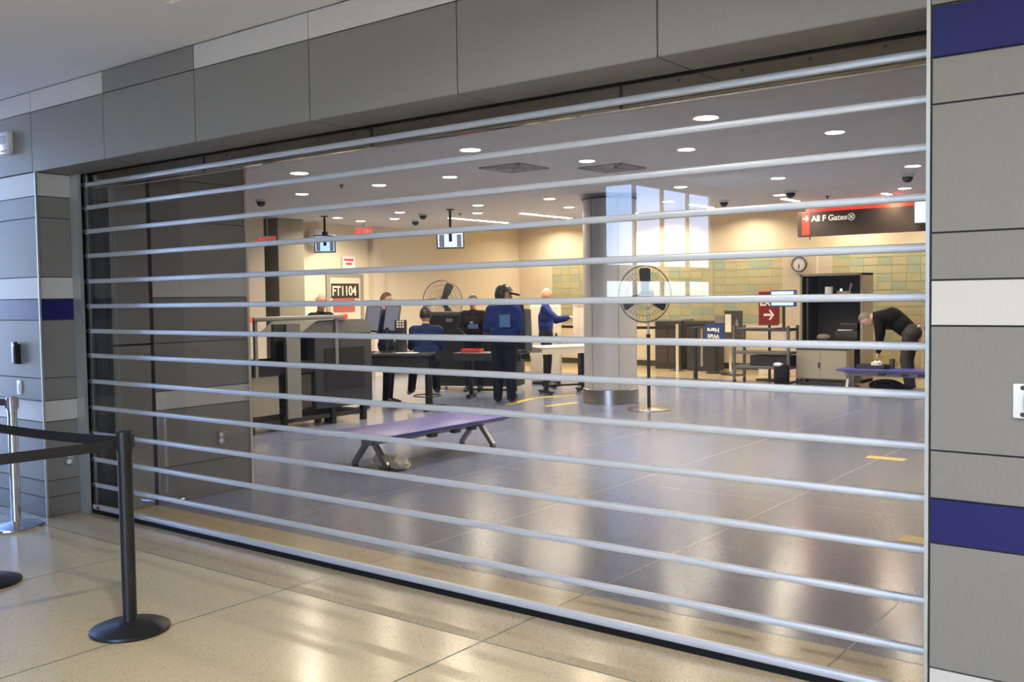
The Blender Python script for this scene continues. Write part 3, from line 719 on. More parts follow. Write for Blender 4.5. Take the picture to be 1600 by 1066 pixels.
for xx in (-0.2, 0.2): MB().box(xx-0.02, xx+0.02, -0.02, 0.02, 0, 0.55).box(xx-0.03, xx+0.03, -0.18, 0.18, 0, 0.03).build('foot', M_blackmet, t)

# workstation with two tall screens and a keypad
t = thing('operator_desk', 'dark operator desk with paperwork, standing right of the x-ray scanner', 'desk', (-9.95, 6.25, 0), R(28))
MB().box(-0.6, 0.6, -0.35, 0.35, 0.80, 0.84, 0.006).build('desk_top', M_dgrey, t, True)
MB().box(-0.58, 0.58, -0.33, -0.30, 0.62, 0.80).build('front_apron', M_black, t)
for xx in (-0.52, 0.52):
    MB().box(xx-0.03, xx+0.03, -0.03, 0.03, 0.05, 0.80).build('leg', M_blackmet, t)
    MB().box(xx-0.03, xx+0.03, -0.3, 0.3, 0.0, 0.05, 0.005).build('foot', M_blackmet, t)
for i, (xx, l) in enumerate(((-0.42, 'left of the two tall dark screens on the operator desk'), (-0.13, 'right of the two tall dark screens on the operator desk'))):
    px, py = -9.95+xx*math.cos(R(28))+0.02, 6.25+xx*math.sin(R(28))
    d = thing('tall_monitor', l, 'monitor', (px, py, 0.842), R(33), 'tall screens on the operator desk')
    Mx = Matrix.Rotation(R(-9), 4, 'X') @ Matrix.Rotation(R(7), 4, 'Y')
    MB().box(-0.115, 0.115, -0.015, 0.02, 0.30, 0.70, 0.008, M=Mx).build('bezel', M_black, d, True)
    MB().box(-0.098, 0.098, -0.018, -0.014, 0.325, 0.675, M=Mx).build('screen', M_screendim, d)
    MB().box(-0.025, 0.025, 0.0, 0.03, 0.0, 0.36).box(-0.09, 0.09, -0.08, 0.08, 0.0, 0.015).build('stand', M_black, d)
kx, ky = -9.95+0.12*math.cos(R(28))+0.10*math.sin(R(28)), 6.25+0.12*math.sin(R(28))-0.10*math.cos(R(28))
d = thing('keypad', 'black keypad with a grid of lit cream keys on the operator desk', 'keypad', (kx, ky, 0.842), R(30))
MB().box(-0.09, 0.09, 0.0, 0.03, 0.0, 0.47, 0.005).build('stand_body', M_black, d, True)
for i in range(3):
    for j in range(3):
        MB().box(-0.055+0.04*i, -0.03+0.04*i, -0.008, 0.002, 0.36+0.038*j, 0.385+0.038*j, 0.003).build('key', M_cream, d)
d = thing('paper_stack', 'loose white papers lying on the operator desk', 'paper', (-9.62, 6.16, 0.842), R(35))
for k in range(4):
    MB().box(-0.15, 0.15, -0.105, 0.105, 0.0015*k, 0.0015*k+0.0012, M=Matrix.Rotation(R(-14+9*k), 4, 'Z')).build('sheet', M_white, d)
d = thing('white_cup', 'small white cup at the left end of the operator desk', 'cup', (-10.42, 5.86, 0.842))
MB().lathe([(0, 0), (0.03, 0), (0.038, 0.11), (0.035, 0.11), (0.028, 0.006), (0, 0.006)], n=20).build('cup_body', M_white, d, True)
MB().lathe([(0.036, 0.112), (0.040, 0.112), (0.040, 0.122), (0, 0.125)], n=20).build('lid', M_white, d, True)

def ttable(x, y, rz, L_, w, h, mat, label, thick=0.05, name='inspection_table'):
    t = thing(name, label, 'table', (x, y, 0), rz)
    MB().box(-L_/2, L_/2, -w/2, w/2, h-0.025, h, 0.006).build('table_top', mat, t, True)
    MB().box(-L_/2+0.01, L_/2-0.01, -w/2+0.005, -w/2+0.03, h-thick-0.07, h-0.025).box(-L_/2+0.01, L_/2-0.01, w/2-0.03, w/2-0.005, h-thick-0.07, h-0.025).build('apron', mat, t)
    for xx in (-L_/2+0.22, L_/2-0.22):
        MB().box(xx-0.03, xx+0.03, -0.035, 0.035, 0.05, h-0.03, 0.004).build('leg', M_blackmet, t)
        MB().box(xx-0.035, xx+0.035, -w/2+0.08, w/2-0.08, 0.025, 0.06, 0.006).build('foot_bar', M_blackmet, t)
        for sy in (-1, 1):
            MB().cyl((xx, sy*(w/2-0.11), 0), (xx, sy*(w/2-0.11), 0.028), 0.02, n=12).build('glide', M_dgrey, t, True)
    MB().box(-L_/2+0.22, L_/2-0.22, -0.015, 0.015, 0.12, 0.15).build('stretcher', M_blackmet, t)
    return t
ttable(-9.14, 9.46, R(62), 1.15, 0.62, 0.80, M_scanner, 'beige topped inspection table on black T-shaped feet left of the column')
ttable(-9.70, 8.20, R(20), 1.15, 0.52, 0.74, M_dgrey, 'dark inspection table behind the capped officer')
d = thing('inspection_monitor', 'dark monitor with a sloped grey-green back panel beside the capped officer', 'monitor', (-9.24, 8.40, 0.742), R(30))
MB().box(-0.10, 0.10, -0.09, 0.09, 0, 0.02).build('base', M_black, d)
MB().box(-0.16, 0.06, -0.03, 0.0, 0.05, 0.66, 0.01).build('screen_back', M_black, d, True)
q = MB(); q.prism([(0.0, 0.02), (0.17, 0.02), (0.15, 0.68), (0.02, 0.70)], 'y', 0.0, 0.05); q.build('side_panel', M_green, d)
MB().box(-0.06, 0.04, -0.03, 0.02, 0.66, 0.80, 0.01).build('camera_box', M_black, d, True)
d = thing('black_storage_bin', 'wide black equipment cabinet behind the officers', 'cabinet', (-11.0, 9.35, 0), R(20))
MB().box(-0.85, 0.85, -0.25, 0.25, 0.06, 1.38, 0.02).build('cabinet_body', M_dgrey, d, True)
for xx in (-0.42, 0.42):
    MB().box(xx-0.4, xx+0.4, -0.262, -0.25, 0.12, 1.32, 0.004).build('door', M_black, d)
    MB().box(xx-0.02, xx+0.10, -0.27, -0.26, 1.20, 1.26).build('label_plate', M_green, d)
for xx in (-0.75, 0.75): MB().cyl((xx, 0, 0), (xx, 0, 0.07), 0.03).build('foot', M_black, d)
d = thing('red_tray', 'shallow red tray on the dark cabinet edge beside the facing officer', 'tray', (-10.02, 8.10, 0.742), R(20))
MB().box(-0.16, 0.16, -0.11, 0.11, 0.0, 0.012).build('tray_floor', M_red, d)
q = MB()
for a in ((-0.16, 0.16, -0.11, -0.10), (-0.16, 0.16, 0.10, 0.11), (-0.16, -0.15, -0.11, 0.11), (0.15, 0.16, -0.11, 0.11)): q.box(*a, 0, 0.05)
q.build('tray_rim', M_red, d)
# beige body scanner counter
d = thing('screening_counter', 'tall warm white screening counter with a rounded front left of the column', 'counter', (-9.35, 10.85, 0), R(32))
pr = [(-0.45, 0.3), (-0.45, -0.05)]+[(-0.45+0.25*(1-math.cos(R(a))), -0.05-0.25*math.sin(R(a))) for a in range(15, 91, 15)]+[(0.55, -0.30), (0.55, 0.3)]
MB().prism(pr, 'z', 0.62, 1.46).build('counter_body', M_scanner, d)
MB().prism([(u*1.03, v*1.05) for u, v in pr], 'z', 1.46, 1.49).build('counter_top', M_scanner, d)
for xx, yy in ((-0.35, 0.2), (0.45, 0.2), (0.45, -0.2), (-0.2, -0.2)):
    MB().box(xx-0.03, xx+0.03, yy-0.03, yy+0.03, 0.0, 0.62).build('leg', M_blackmet, d)
d = thing('beige_cabinet', 'tall narrow beige cabinet between the capped officer and the counter', 'cabinet', (-10.47, 10.80, 0), R(32))
MB().box(-0.28, 0.28, -0.2, 0.2, 0.05, 1.52, 0.008).build('cabinet_body', M_scanner, d, True)
MB().box(-0.26, 0.26, -0.212, -0.2, 0.12, 1.44, 0.003).build('door', M_scanner, d)
MB().box(0.18, 0.22, -0.225, -0.21, 0.8, 0.95).build('handle', M_dgrey, d)
MB().box(-0.26, 0.26, -0.18, 0.18, 0, 0.05).build('plinth', M_black, d)

# hanging monitors
def hung_tv(x, y, rz, w, h, zc, label, mat):
    t = thing('hanging_monitor', label, 'monitor', (x, y, HC), rz, 'ceiling hung monitors')
    MB().cyl((0, 0, 0), (0, 0, zc+h/2-HC+0.02), 0.022, n=12).build('pole', M_blackmet, t, True)
    MB().lathe([(0, 0), (0.07, 0), (0.07, -0.015), (0, -0.015)], n=20).build('ceiling_plate', M_blackmet, t)
    z = zc-HC; Mx = Matrix.Translation((0, 0, z)) @ Matrix.Rotation(R(8), 4, 'X')
    MB().box(-w/2, w/2, -0.03, 0.03, -h/2, h/2, 0.008, M=Mx).build('bezel', M_black, t, True)
    MB().box(-w/2+0.02, w/2-0.02, -0.033, -0.029, -h/2+0.025, h/2-0.02, M=Mx).build('screen', mat, t)
    MB().box(-0.05, 0.05, 0.0, 0.05, h/2-0.04, h/2+0.06, M=Matrix.Translation((0, 0, z))).build('bracket', M_blackmet, t)
    for (a, b, c_, d_) in ((-w*0.40, -w*0.22, -h*0.40, h*0.30), (w*0.24, w*0.40, -h*0.40, h*0.30)):
        MB().box(a, b, -0.0345, -0.0325, c_, d_, M=Mx).build('screen_shape', M_screendim, t)
    MB().box(-0.025, 0.03, -0.0345, -0.0325, -h*0.1, h*0.35, M=Mx).build('screen_figure', M_black, t)
hung_tv(-10.90, 8.62, R(36), 0.47, 0.30, 2.62, 'monitor hung from the ceiling on a black pole, showing a pale blue corridor', M_screenw)
hung_tv(-13.38, 8.0, R(42), 0.38, 0.32, 2.64, 'farther monitor hung from the ceiling above the numbered door', M_screen)

# signs on the left wall (they face +x)
def wall_sign(name, y0, y1, z0, z1, mat, label, cat='sign'):
    t = thing(name, label, cat, (-14.655, (y0+y1)/2, (z0+z1)/2), R(90))
    MB().box(-(y1-y0)/2, (y1-y0)/2, -0.008, 0.002, -(z1-z0)/2, (z1-z0)/2, 0.002).build('sign_plate', mat, t)
    return t
t = wall_sign('number_sign', 9.27, 10.02, 1.66, 1.95, M_signbrown, 'dark door sign with white characters FT1104')
text('FT1104', 0.27, M_cream, t, (-0.36, -0.009, -0.095), (R(90), 0, 0), ext=0.001, bold=0.006).scale = (0.80, 1, 1)
t = wall_sign('notice_board', 9.32, 9.90, 1.38, 1.645, M_signpink, 'dull red notice directly below the FT1104 sign')
MB().box(-0.24, 0.24, -0.010, -0.007, -0.02, 0.03).build('printed_band', M_red, t)
t = wall_sign('paper_notice', 9.58, 9.93, 2.26, 2.50, M_white, 'white notice with red lines above the FT1104 sign')
for k, (a, b) in enumerate(((-0.13, 0.13), (-0.08, 0.08))):
    MB().box(a, b, -0.010, -0.007, 0.03-0.08*k, 0.075-0.08*k).build('printed_line', M_red, t)
t = wall_sign('small_notice', 8.86, 9.10, 1.60, 1.72, M_white, 'small white notice with a red line left of the numbered door')
MB().box(-0.1, 0.1, -0.010, -0.007, 0.0, 0.03).build('printed_line', M_red, t)
t = thing('exit_sign', 'red glowing exit sign on the ceiling above the numbered door', 'exit sign', (-14.2, 9.75, HC), R(40))
MB().cyl((0, 0, 0), (0, 0, -0.06), 0.01).build('stem', M_steel, t)
MB().box(-0.17, 0.17, -0.02, 0.02, -0.24, -0.06, 0.004).build('sign_case', M_white, t)
text('EXIT', 0.17, M_redlit, t, (0, -0.021, -0.21), (R(90), 0, 0), ext=0.002, align='CENTER', bold=0.006)
t = thing('exit_sign', 'faint red glowing exit sign at the far left end of the hall', 'exit sign', (-14.0, 7.2, HC), R(45))
MB().cyl((0, 0, 0), (0, 0, -0.36), 0.01).build('stem', M_steel, t)
MB().box(-0.15, 0.15, -0.02, 0.02, -0.52, -0.36, 0.004).build('sign_case', M_white, t)
text('EXIT', 0.15, M_redlamp, t, (0, -0.021, -0.49), (R(90), 0, 0), ext=0.002, align='CENTER', bold=0.005)
t = thing('wall_speaker', 'round fronted white wall speaker box high above the small notice', 'speaker', (-14.70, 8.82, 2.84), R(90))
MB().lathe([(0, -0.15), (0.17, -0.15), (0.18, -0.13), (0.18, 0.13), (0.17, 0.15), (0, 0.15)], n=28).build('drum', M_white, t, True, (0, -0.18, 0))
MB().sph((0.05, -0.355, 0.0), 0.02, (1, .6, 1), 6).build('indicator', M_black, t)

# ------------------------------------------------------------------ right hand side
t = thing('direction_sign', 'long dark brown hanging sign reading All F Gates with a red arrow block', 'sign', (-5.0, 11.8, HC))
MB().box(-1.0, 1.6, -0.05, 0.05, -0.59, -0.19, 0.004).build('sign_case', M_signbrown, t)
MB().box(-0.86, 1.6, -0.045, 0.05, -0.188, -0.13, 0.004).build('glowing_top_strip', M_redlit, t)
MB().box(-0.92, -0.80, -0.054, -0.049, -0.56, -0.215).build('red_block', M_redlit, t)
q = MB(); q.box(-0.905, -0.835, -0.057, -0.053, -0.304, -0.286)
q.prism([(-0.862, -0.252), (-0.845, -0.252), (-0.810, -0.295), (-0.845, -0.338), (-0.862, -0.338), (-0.83, -0.295)], 'y', -0.057, -0.053); q.build('arrow', M_signtxt, t)
text('All F Gates', 0.13, M_signtxt, t, (-0.765, -0.051, -0.345), (R(90), 0, 0), ext=0.002, bold=0.0025)
MB().torus((-0.115, -0.052, -0.305), 0.052, 0.006, 'y', 32, 5).build('ring_mark', M_signtxt, t)
q = MB()
for a in (45, -45): q.box(-0.034, 0.034, -0.056, -0.051, -0.007, 0.007, M=Matrix.Translation((-0.115, 0, -0.305)) @ Matrix.Rotation(R(a), 4, 'Y'))
q.build('cross_mark', M_signtxt, t)
for xx in (-0.85, 0.3, 1.45): MB().cyl((xx, 0, 0), (xx, 0, -0.19), 0.012, n=10).build('hanger', M_steel, t)
MB().cyl((-0.80, -0.02, -0.59), (-0.80, -0.02, -0.64), 0.01, n=8).build('pull_stem', M_dgrey, t)
t = thing('hanging_monitor', 'bright blue monitor at the right end of the dark hanging sign', 'monitor', (-3.83, 11.55, HC), R(10), 'ceiling hung monitors')
MB().cyl((0, 0.05, 0), (0, 0.05, -0.2), 0.02, n=10).build('pole', M_blackmet, t, True)
MB().box(-0.27, 0.33, -0.03, 0.03, -0.50, -0.14, 0.006).build('bezel', M_black, t, True)
MB().box(-0.25, 0.31, -0.034, -0.029, -0.48, -0.16).build('screen', M_screenw, t)

t = thing('wall_clock', 'round white wall clock with a dark rim on the pale pilaster', 'clock', (-7.33, 15.32, 2.21))
q = MB().lathe([(0, 0), (0.155, 0), (0.155, 0.035), (0.14, 0.045), (0.132, 0.03), (0, 0.03)], n=40)
bmesh.ops.transform(q.bm, matrix=Matrix.Rotation(R(90), 4, 'X'), verts=q.bm.verts); q.build('rim', M_cabin, t, True)
q = MB().lathe([(0, 0.031), (0.134, 0.031), (0.134, 0.034), (0, 0.034)], n=40)
bmesh.ops.transform(q.bm, matrix=Matrix.Rotation(R(90), 4, 'X'), verts=q.bm.verts); q.build('dial', M_white, t)
for k in range(12):
    MB().box(-0.004, 0.004, -0.037, -0.034, 0.10, 0.125, M=Matrix.Rotation(R(30*k), 4, 'Y')).build('hour_mark', M_black, t)
for a, l, w in ((172, 0.075, 0.007), (185, 0.11, 0.005)):
    MB().box(-w, w, -0.040, -0.037, -0.01, l, M=Matrix.Rotation(R(a), 4, 'Y')).build('clock_hand', M_black, t)

t = thing('open_cabinet', 'tall putty-coloured open cabinet with a dark interior and equipment on its shelves', 'cabinet', (-6.04, 13.75, 0))
q = MB(); q.box(-0.57, -0.53, -0.3, 0.3, 0, 1.97); q.box(0.53, 0.57, -0.3, 0.3, 0, 1.97); q.box(-0.57, 0.57, -0.3, 0.3, 1.93, 1.97); q.box(-0.57, 0.57, -0.3, 0.3, 0, 0.06)
q.build('cabinet_frame', M_cab, t)
MB().box(-0.53, 0.53, 0.27, 0.295, 0.06, 1.93).build('back_panel', M_cabin, t)
for sx_ in (-1, 1): MB().box(sx_*0.528-0.006, sx_*0.528+0.006-0.012*(sx_ > 0), -0.29, 0.27, 0.06, 1.93).build('side_lining', M_cabin, t)
for z in (0.75, 1.48): MB().box(-0.52, 0.52, -0.27, 0.27, z-0.02, z).build('shelf', M_cabin, t)
MB().box(-0.45, -0.42, -0.28, 0.2, 0.77, 1.9).build('inner_post', M_dgrey, t)
t = thing('paper_roll', 'white paper roll on the upper shelf of the open cabinet', 'paper roll', (-6.13, 13.62, 1.481))
MB().lathe([(0.02, 0), (0.07, 0), (0.07, 0.25), (0.02, 0.25)], n=24).build('roll', M_white, t, True)
MB().lathe([(0.018, 0), (0.02, 0), (0.02, 0.252), (0.018, 0.252)], n=16).build('core', M_cab, t)
t = thing('desk_device', 'grey device with a small lamp on the upper shelf of the open cabinet', 'device', (-5.83, 13.62, 1.481))
MB().box(-0.13, 0.13, -0.1, 0.1, 0, 0.17, 0.02).build('device_body', M_mgrey, t, True)
MB().cyl((0.08, 0, 0.17), (0.12, 0, 0.30), 0.015, 0.03).build('horn', M_mgrey, t, True)
MB().sph((-0.05, -0.08, 0.19), 0.018, n=6).build('lamp', M_lamp, t)
t = thing('printer', 'dark printer with a white sheet on the lower shelf of the open cabinet', 'printer', (-5.77, 13.66, 0.752))
MB().box(-0.2, 0.2, -0.18, 0.18, 0, 0.18, 0.02).build('printer_body', M_dgrey, t, True)
MB().box(-0.16, 0.16, -0.05, 0.18, 0.18, 0.32, 0.02).build('paper_feed', M_black, t, True)
MB().box(-0.15, 0.10, -0.2, -0.02, 0.182, 0.20, 0.003).build('sheet', M_white, t)
t = thing('grey_pouch', 'soft grey pouch beside the printer on the lower shelf', 'pouch', (-6.22, 13.6, 0.752))
MB().sph((0, 0, 0.06), 0.06, (2.2, 1.2, 1.0), 10).build('pouch_body', M_mgrey, t, True)
MB().box(-0.10, 0.10, -0.006, 0.006, 0.112, 0.125).build('zip', M_black, t)
t = thing('low_cabinet', 'low putty-coloured two-door cabinet with a black handle in front of the open cabinet', 'cabinet', (-5.98, 13.0, 0))
MB().box(-0.45, 0.45, -0.2, 0.2, 0.10, 0.62, 0.008).build('cabinet_body', M_cab, t, True)
for sx_ in (-1, 1): MB().box(sx_*0.222-0.218, sx_*0.222+0.218, -0.212, -0.2, 0.115, 0.60, 0.003).build('door', M_cab, t)
MB().box(-0.045, -0.015, -0.228, -0.21, 0.30, 0.40).build('handle', M_black, t)
MB().box(-0.45, 0.45, -0.21, 0.2, 0.622, 0.64).build('lid', M_cabin, t)
for xx in (-0.38, 0.38):
    for yy in (-0.15, 0.15): MB().cyl((xx-0.015, yy, 0.05), (xx+0.015, yy, 0.05), 0.05, n=16).build('castor', M_black, t, True)
pts_ = [(-6.5+0.09*k, 12.62+0.05*math.sin(k*1.3), 0.028+0.025*abs(math.sin(k*0.9))) for k in range(15)]
tag(MB().tube(pts_, 0.022, 8).build('power_cable', M_black, None, True), 'thick black cable lying along the floor before the low cabinet', 'cable')

t = thing('utility_cart', 'grey wheeled utility cart with shelves left of the low cabinet', 'cart', (-6.97, 12.75, 0))
for xx in (-0.52, 0.50):
    for yy in (-0.22, 0.22):
        MB().box(xx-0.022, xx+0.022, yy-0.022, yy+0.022, 0.10, 1.05, 0.004).build('post', M_cart, t)
        MB().cyl((xx-0.015, yy, 0.045), (xx+0.015, yy, 0.045), 0.045, n=16).build('wheel', M_black, t, True)
        MB().box(xx-0.02, xx+0.02, yy-0.01, yy+0.01, 0.045, 0.11).build('fork', M_steel, t)
for z, mm in ((0.30, M_cart), (0.56, M_cart), (0.98, M_dgrey)): MB().box(-0.53, 0.51, -0.23, 0.23, z-0.03, z+0.02, 0.005).build('shelf', mm, t)
MB().box(-0.22, 0.48, -0.20, 0.2, 0.322, 0.51).build('storage_box', M_black, t)
t = thing('cart_monitor', 'pale blue lit flat screen on the utility cart in front of the exit board', 'monitor', (-6.585, 12.60, 1.0))
MB().box(-0.24, 0.24, -0.02, 0.02, 0.385, 0.68, 0.006).build('bezel', M_blue, t, True)
MB().box(-0.21, 0.19, -0.024, -0.019, 0.41, 0.655).build('screen', M_screenw, t)
MB().box(-0.02, 0.02, 0.0, 0.04, 0.0, 0.40).box(-0.1, 0.1, -0.08, 0.08, 0.002, 0.015).build('stand', M_black, t)
t = thing('black_bag', 'black bag with a silvery top standing at the end of the utility cart', 'bag', (-6.53, 12.38, 0))
MB().box(-0.13, 0.13, -0.09, 0.09, 0.0, 0.38, 0.06).build('bag_body', M_blkcloth, t, True)
MB().sph((-0.05, -0.03, 0.37), 0.08, (1.2, 0.8, 0.6), 8).build('silvery_top', M_silver, t, True)
MB().torus((0, 0, 0.42), 0.06, 0.008, 'y', 20, 5).build('strap', M_black, t)

t = thing('exit_board', 'maroon exit board with a cream right-pointing arrow on a stand', 'sign', (-7.14, 13.3, 0))
MB().box(-0.20, 0.20, -0.012, 0.012, 1.05, 1.66, 0.003).build('board', M_signred, t)
MB().box(-0.22, 0.16, 0.014, 0.03, 1.02, 1.76, 0.003).build('frame', M_wood, t)
text('EXIT', 0.17, M_cream, t, (-0.175, -0.014, 1.40), (R(90), 0, 0), ext=0.001, bold=0.006)
q = MB(); q.box(-0.10, 0.06, -0.016, -0.011, 1.205, 1.245)
q.prism([(-0.005, 1.315), (0.035, 1.315), (0.105, 1.225), (0.035, 1.135), (-0.005, 1.135), (0.06, 1.225)], 'y', -0.016, -0.011); q.build('arrow', M_cream, t)
MB().box(-0.02, 0.02, 0.0, 0.03, 0.03, 1.04).box(-0.2, 0.2, -0.15, 0.15, 0.0, 0.03).build('stand', M_blackmet, t)

def far_stanchion(x, y, label, h=1.0):
    t = thing('belt_stanchion', label, 'stanchion', (x, y, 0))
    MB().lathe([(0, 0), (0.17, 0), (0.17, 0.015), (0.05, 0.03), (0, 0.03)], n=28).build('base', M_chrome, t, True)
    MB().lathe([(0.03, 0.02), (0.03, h-0.02), (0.034, h-0.02), (0.034, h), (0, h)], n=18).build('post', M_scanner, t, True)
    return t
f1 = far_stanchion(-9.66, 14.45, 'pale belt stanchion on the tan floor beside the black lectern')
belt(f1, (-0.03, 0, 0.93), (-3.0, 0.0, 0.93), 0.06); 
f2 = far_stanchion(-8.60, 14.78, 'pale belt stanchion between the blue sign and the dark board')
f3 = far_stanchion(-4.83, 14.9, 'pale belt stanchion behind the stooping man')
belt(f3, (-0.03, 0, 0.95), (-0.75, 0.05, 0.95), 0.08); belt(f3, (0.03, 0, 0.95), (1.2, 0, 0.95), 0.08)
f4 = stanchion(-8.28, 12.55, 'slim black post standing on the floor edge left of the utility cart', M_blackmet, 1.0, M_black, 0.04)
t = thing('black_lectern', 'black lectern with a brown top near the tiled wall', 'lectern', (-9.25, 14.95, 0))
MB().box(-0.33, 0.33, -0.22, 0.22, 0.0, 0.98, 0.01).build('lectern_body', M_dgrey, t, True)
MB().box(-0.36, 0.36, -0.26, 0.26, 0.98, 1.06, 0.008).build('lectern_top', M_cabin, t, True)
MB().box(0.0, 0.05, -0.23, -0.215, 0.1, 0.9).build('front_strip', M_cab, t)
t = thing('queue_sign', 'blue sign mounted upside down with the words Wait Here', 'sign', (-8.68, 14.35, 0))
MB().box(-0.28, 0.30, -0.01, 0.01, 0.66, 1.02, 0.003).build('board', M_blue, t)
MB().box(-0.06, 0.30, -0.012, 0.012, 1.03, 1.18, 0.003).build('upper_panel', M_mgrey, t)
text('Wait', 0.13, M_signtxt, t, (0.04, -0.013, 0.80), (R(90), R(180), 0), ext=0.001, bold=0.003)
text('Here', 0.13, M_signtxt, t, (0.04, -0.013, 0.93), (R(90), R(180), 0), ext=0.001, bold=0.003)
MB().box(-0.02, 0.02, 0.0, 0.03, 0.02, 0.68).box(-0.2, 0.2, -0.14, 0.14, 0.0, 0.02).build('stand', M_blackmet, t)
t = thing('dark_notice_board', 'dark board with a white sheet and a pale triangular emblem beside the blue sign', 'notice board', (-8.22, 14.1, 0))
MB().box(-0.19, 0.19, -0.015, 0.015, 0.66, 1.29, 0.003).build('board', M_cabin, t)
MB().box(-0.17, -0.04, -0.019, -0.014, 0.86, 1.22).build('white_sheet', M_cream, t)
MB().prism([(0.04, 0.98), (0.12, 0.98), (0.09, 1.12), (0.07, 1.12)], 'y', -0.018, -0.014).build('emblem', M_mgrey, t)
MB().box(-0.02, 0.02, 0.0, 0.03, 0.02, 0.68).box(-0.2, 0.2, -0.14, 0.14, 0.0, 0.02).build('stand', M_blackmet, t)
t = thing('dark_counter', 'narrow dark grey counter against the tiled wall left of the lectern', 'counter', (-10.15, 15.2, 0))
MB().box(-0.32, 0.32, -0.25, 0.3, 0.0, 1.05, 0.01).build('counter_body', M_dgrey, t, True)
MB().box(-0.35, 0.35, -0.28, 0.32, 1.05, 1.09, 0.006).build('counter_top', M_mgrey, t, True)
for k in range(2): MB().box(-0.30+0.31*k, -0.01+0.31*k, -0.262, -0.25, 0.12, 1.0, 0.003).build('front_panel', M_cabin, t)
t = thing('storage_crate', 'stacked cartons of tan cardboard behind the exit board', 'carton', (-7.35, 14.6, 0))
MB().box(-0.45, 0.45, -0.25, 0.25, 0.0, 0.95, 0.004).build('carton_body', M_scanner, t)
MB().box(-0.45, 0.45, -0.03, 0.03, 0.95, 0.953).build('carton_tape', M_wood, t)
t = thing('wooden_panel', 'light orange wooden board leaning behind the stooping man', 'board', (-4.45, 15.35, 0))
MB().box(-0.55, 0.30, -0.02, 0.02, 0.62, 0.95, 0.004).build('board', M_wood, t)
for xx in (-0.5, 0.25): MB().box(xx-0.03, xx+0.03, 0.02, 0.06, 0, 0.95).build('upright', M_wood, t)

t = thing('shoe_tray', 'grey plastic tray on the right bench under the hands of the stooping man', 'tray', (-4.83, 11.98, 0.391))
MB().box(-0.22, 0.22, -0.15, 0.15, 0, 0.012).build('tray_floor', M_dgrey, t)
q = MB()
for a in ((-0.24, 0.24, -0.17, -0.15), (-0.24, 0.24, 0.15, 0.17), (-0.24, -0.22, -0.17, 0.17), (0.22, 0.24, -0.17, 0.17)): q.box(*a, 0, 0.06)
q.build('tray_rim', M_dgrey, t)
crumple((-4.78, 11.98, 0.404), (0.07, 0.06, 0.10), M_white, 'white_bundle', 'white crumpled bundle lying in the shoe tray on the right bench', 'bundle', 9)
t = thing('travel_mug', 'dark mug standing beside the shoe tray on the right bench', 'mug', (-4.55, 12.02, 0.391))
MB().lathe([(0, 0), (0.04, 0), (0.045, 0.15), (0.04, 0.16), (0, 0.16)], n=18).build('mug_body', M_dgrey, t, True)
MB().torus((0.05, 0, 0.08), 0.03, 0.006, 'y', 16, 5).build('handle', M_dgrey, t, True)
t = thing('duffel_bag', 'black duffel bag on the floor under the right bench', 'bag', (-4.65, 12.05, 0))
MB().sph((0, 0, 0.11), 0.12, (2.3, 1.0, 0.9), 12).build('bag_body', M_blkcloth, t, True)
MB().tube([(-0.15, -0.11, 0.12), (-0.1, -0.13, 0.20), (0.1, -0.13, 0.20), (0.15, -0.11, 0.12)], 0.01, 6).build('handle', M_black, t, True)

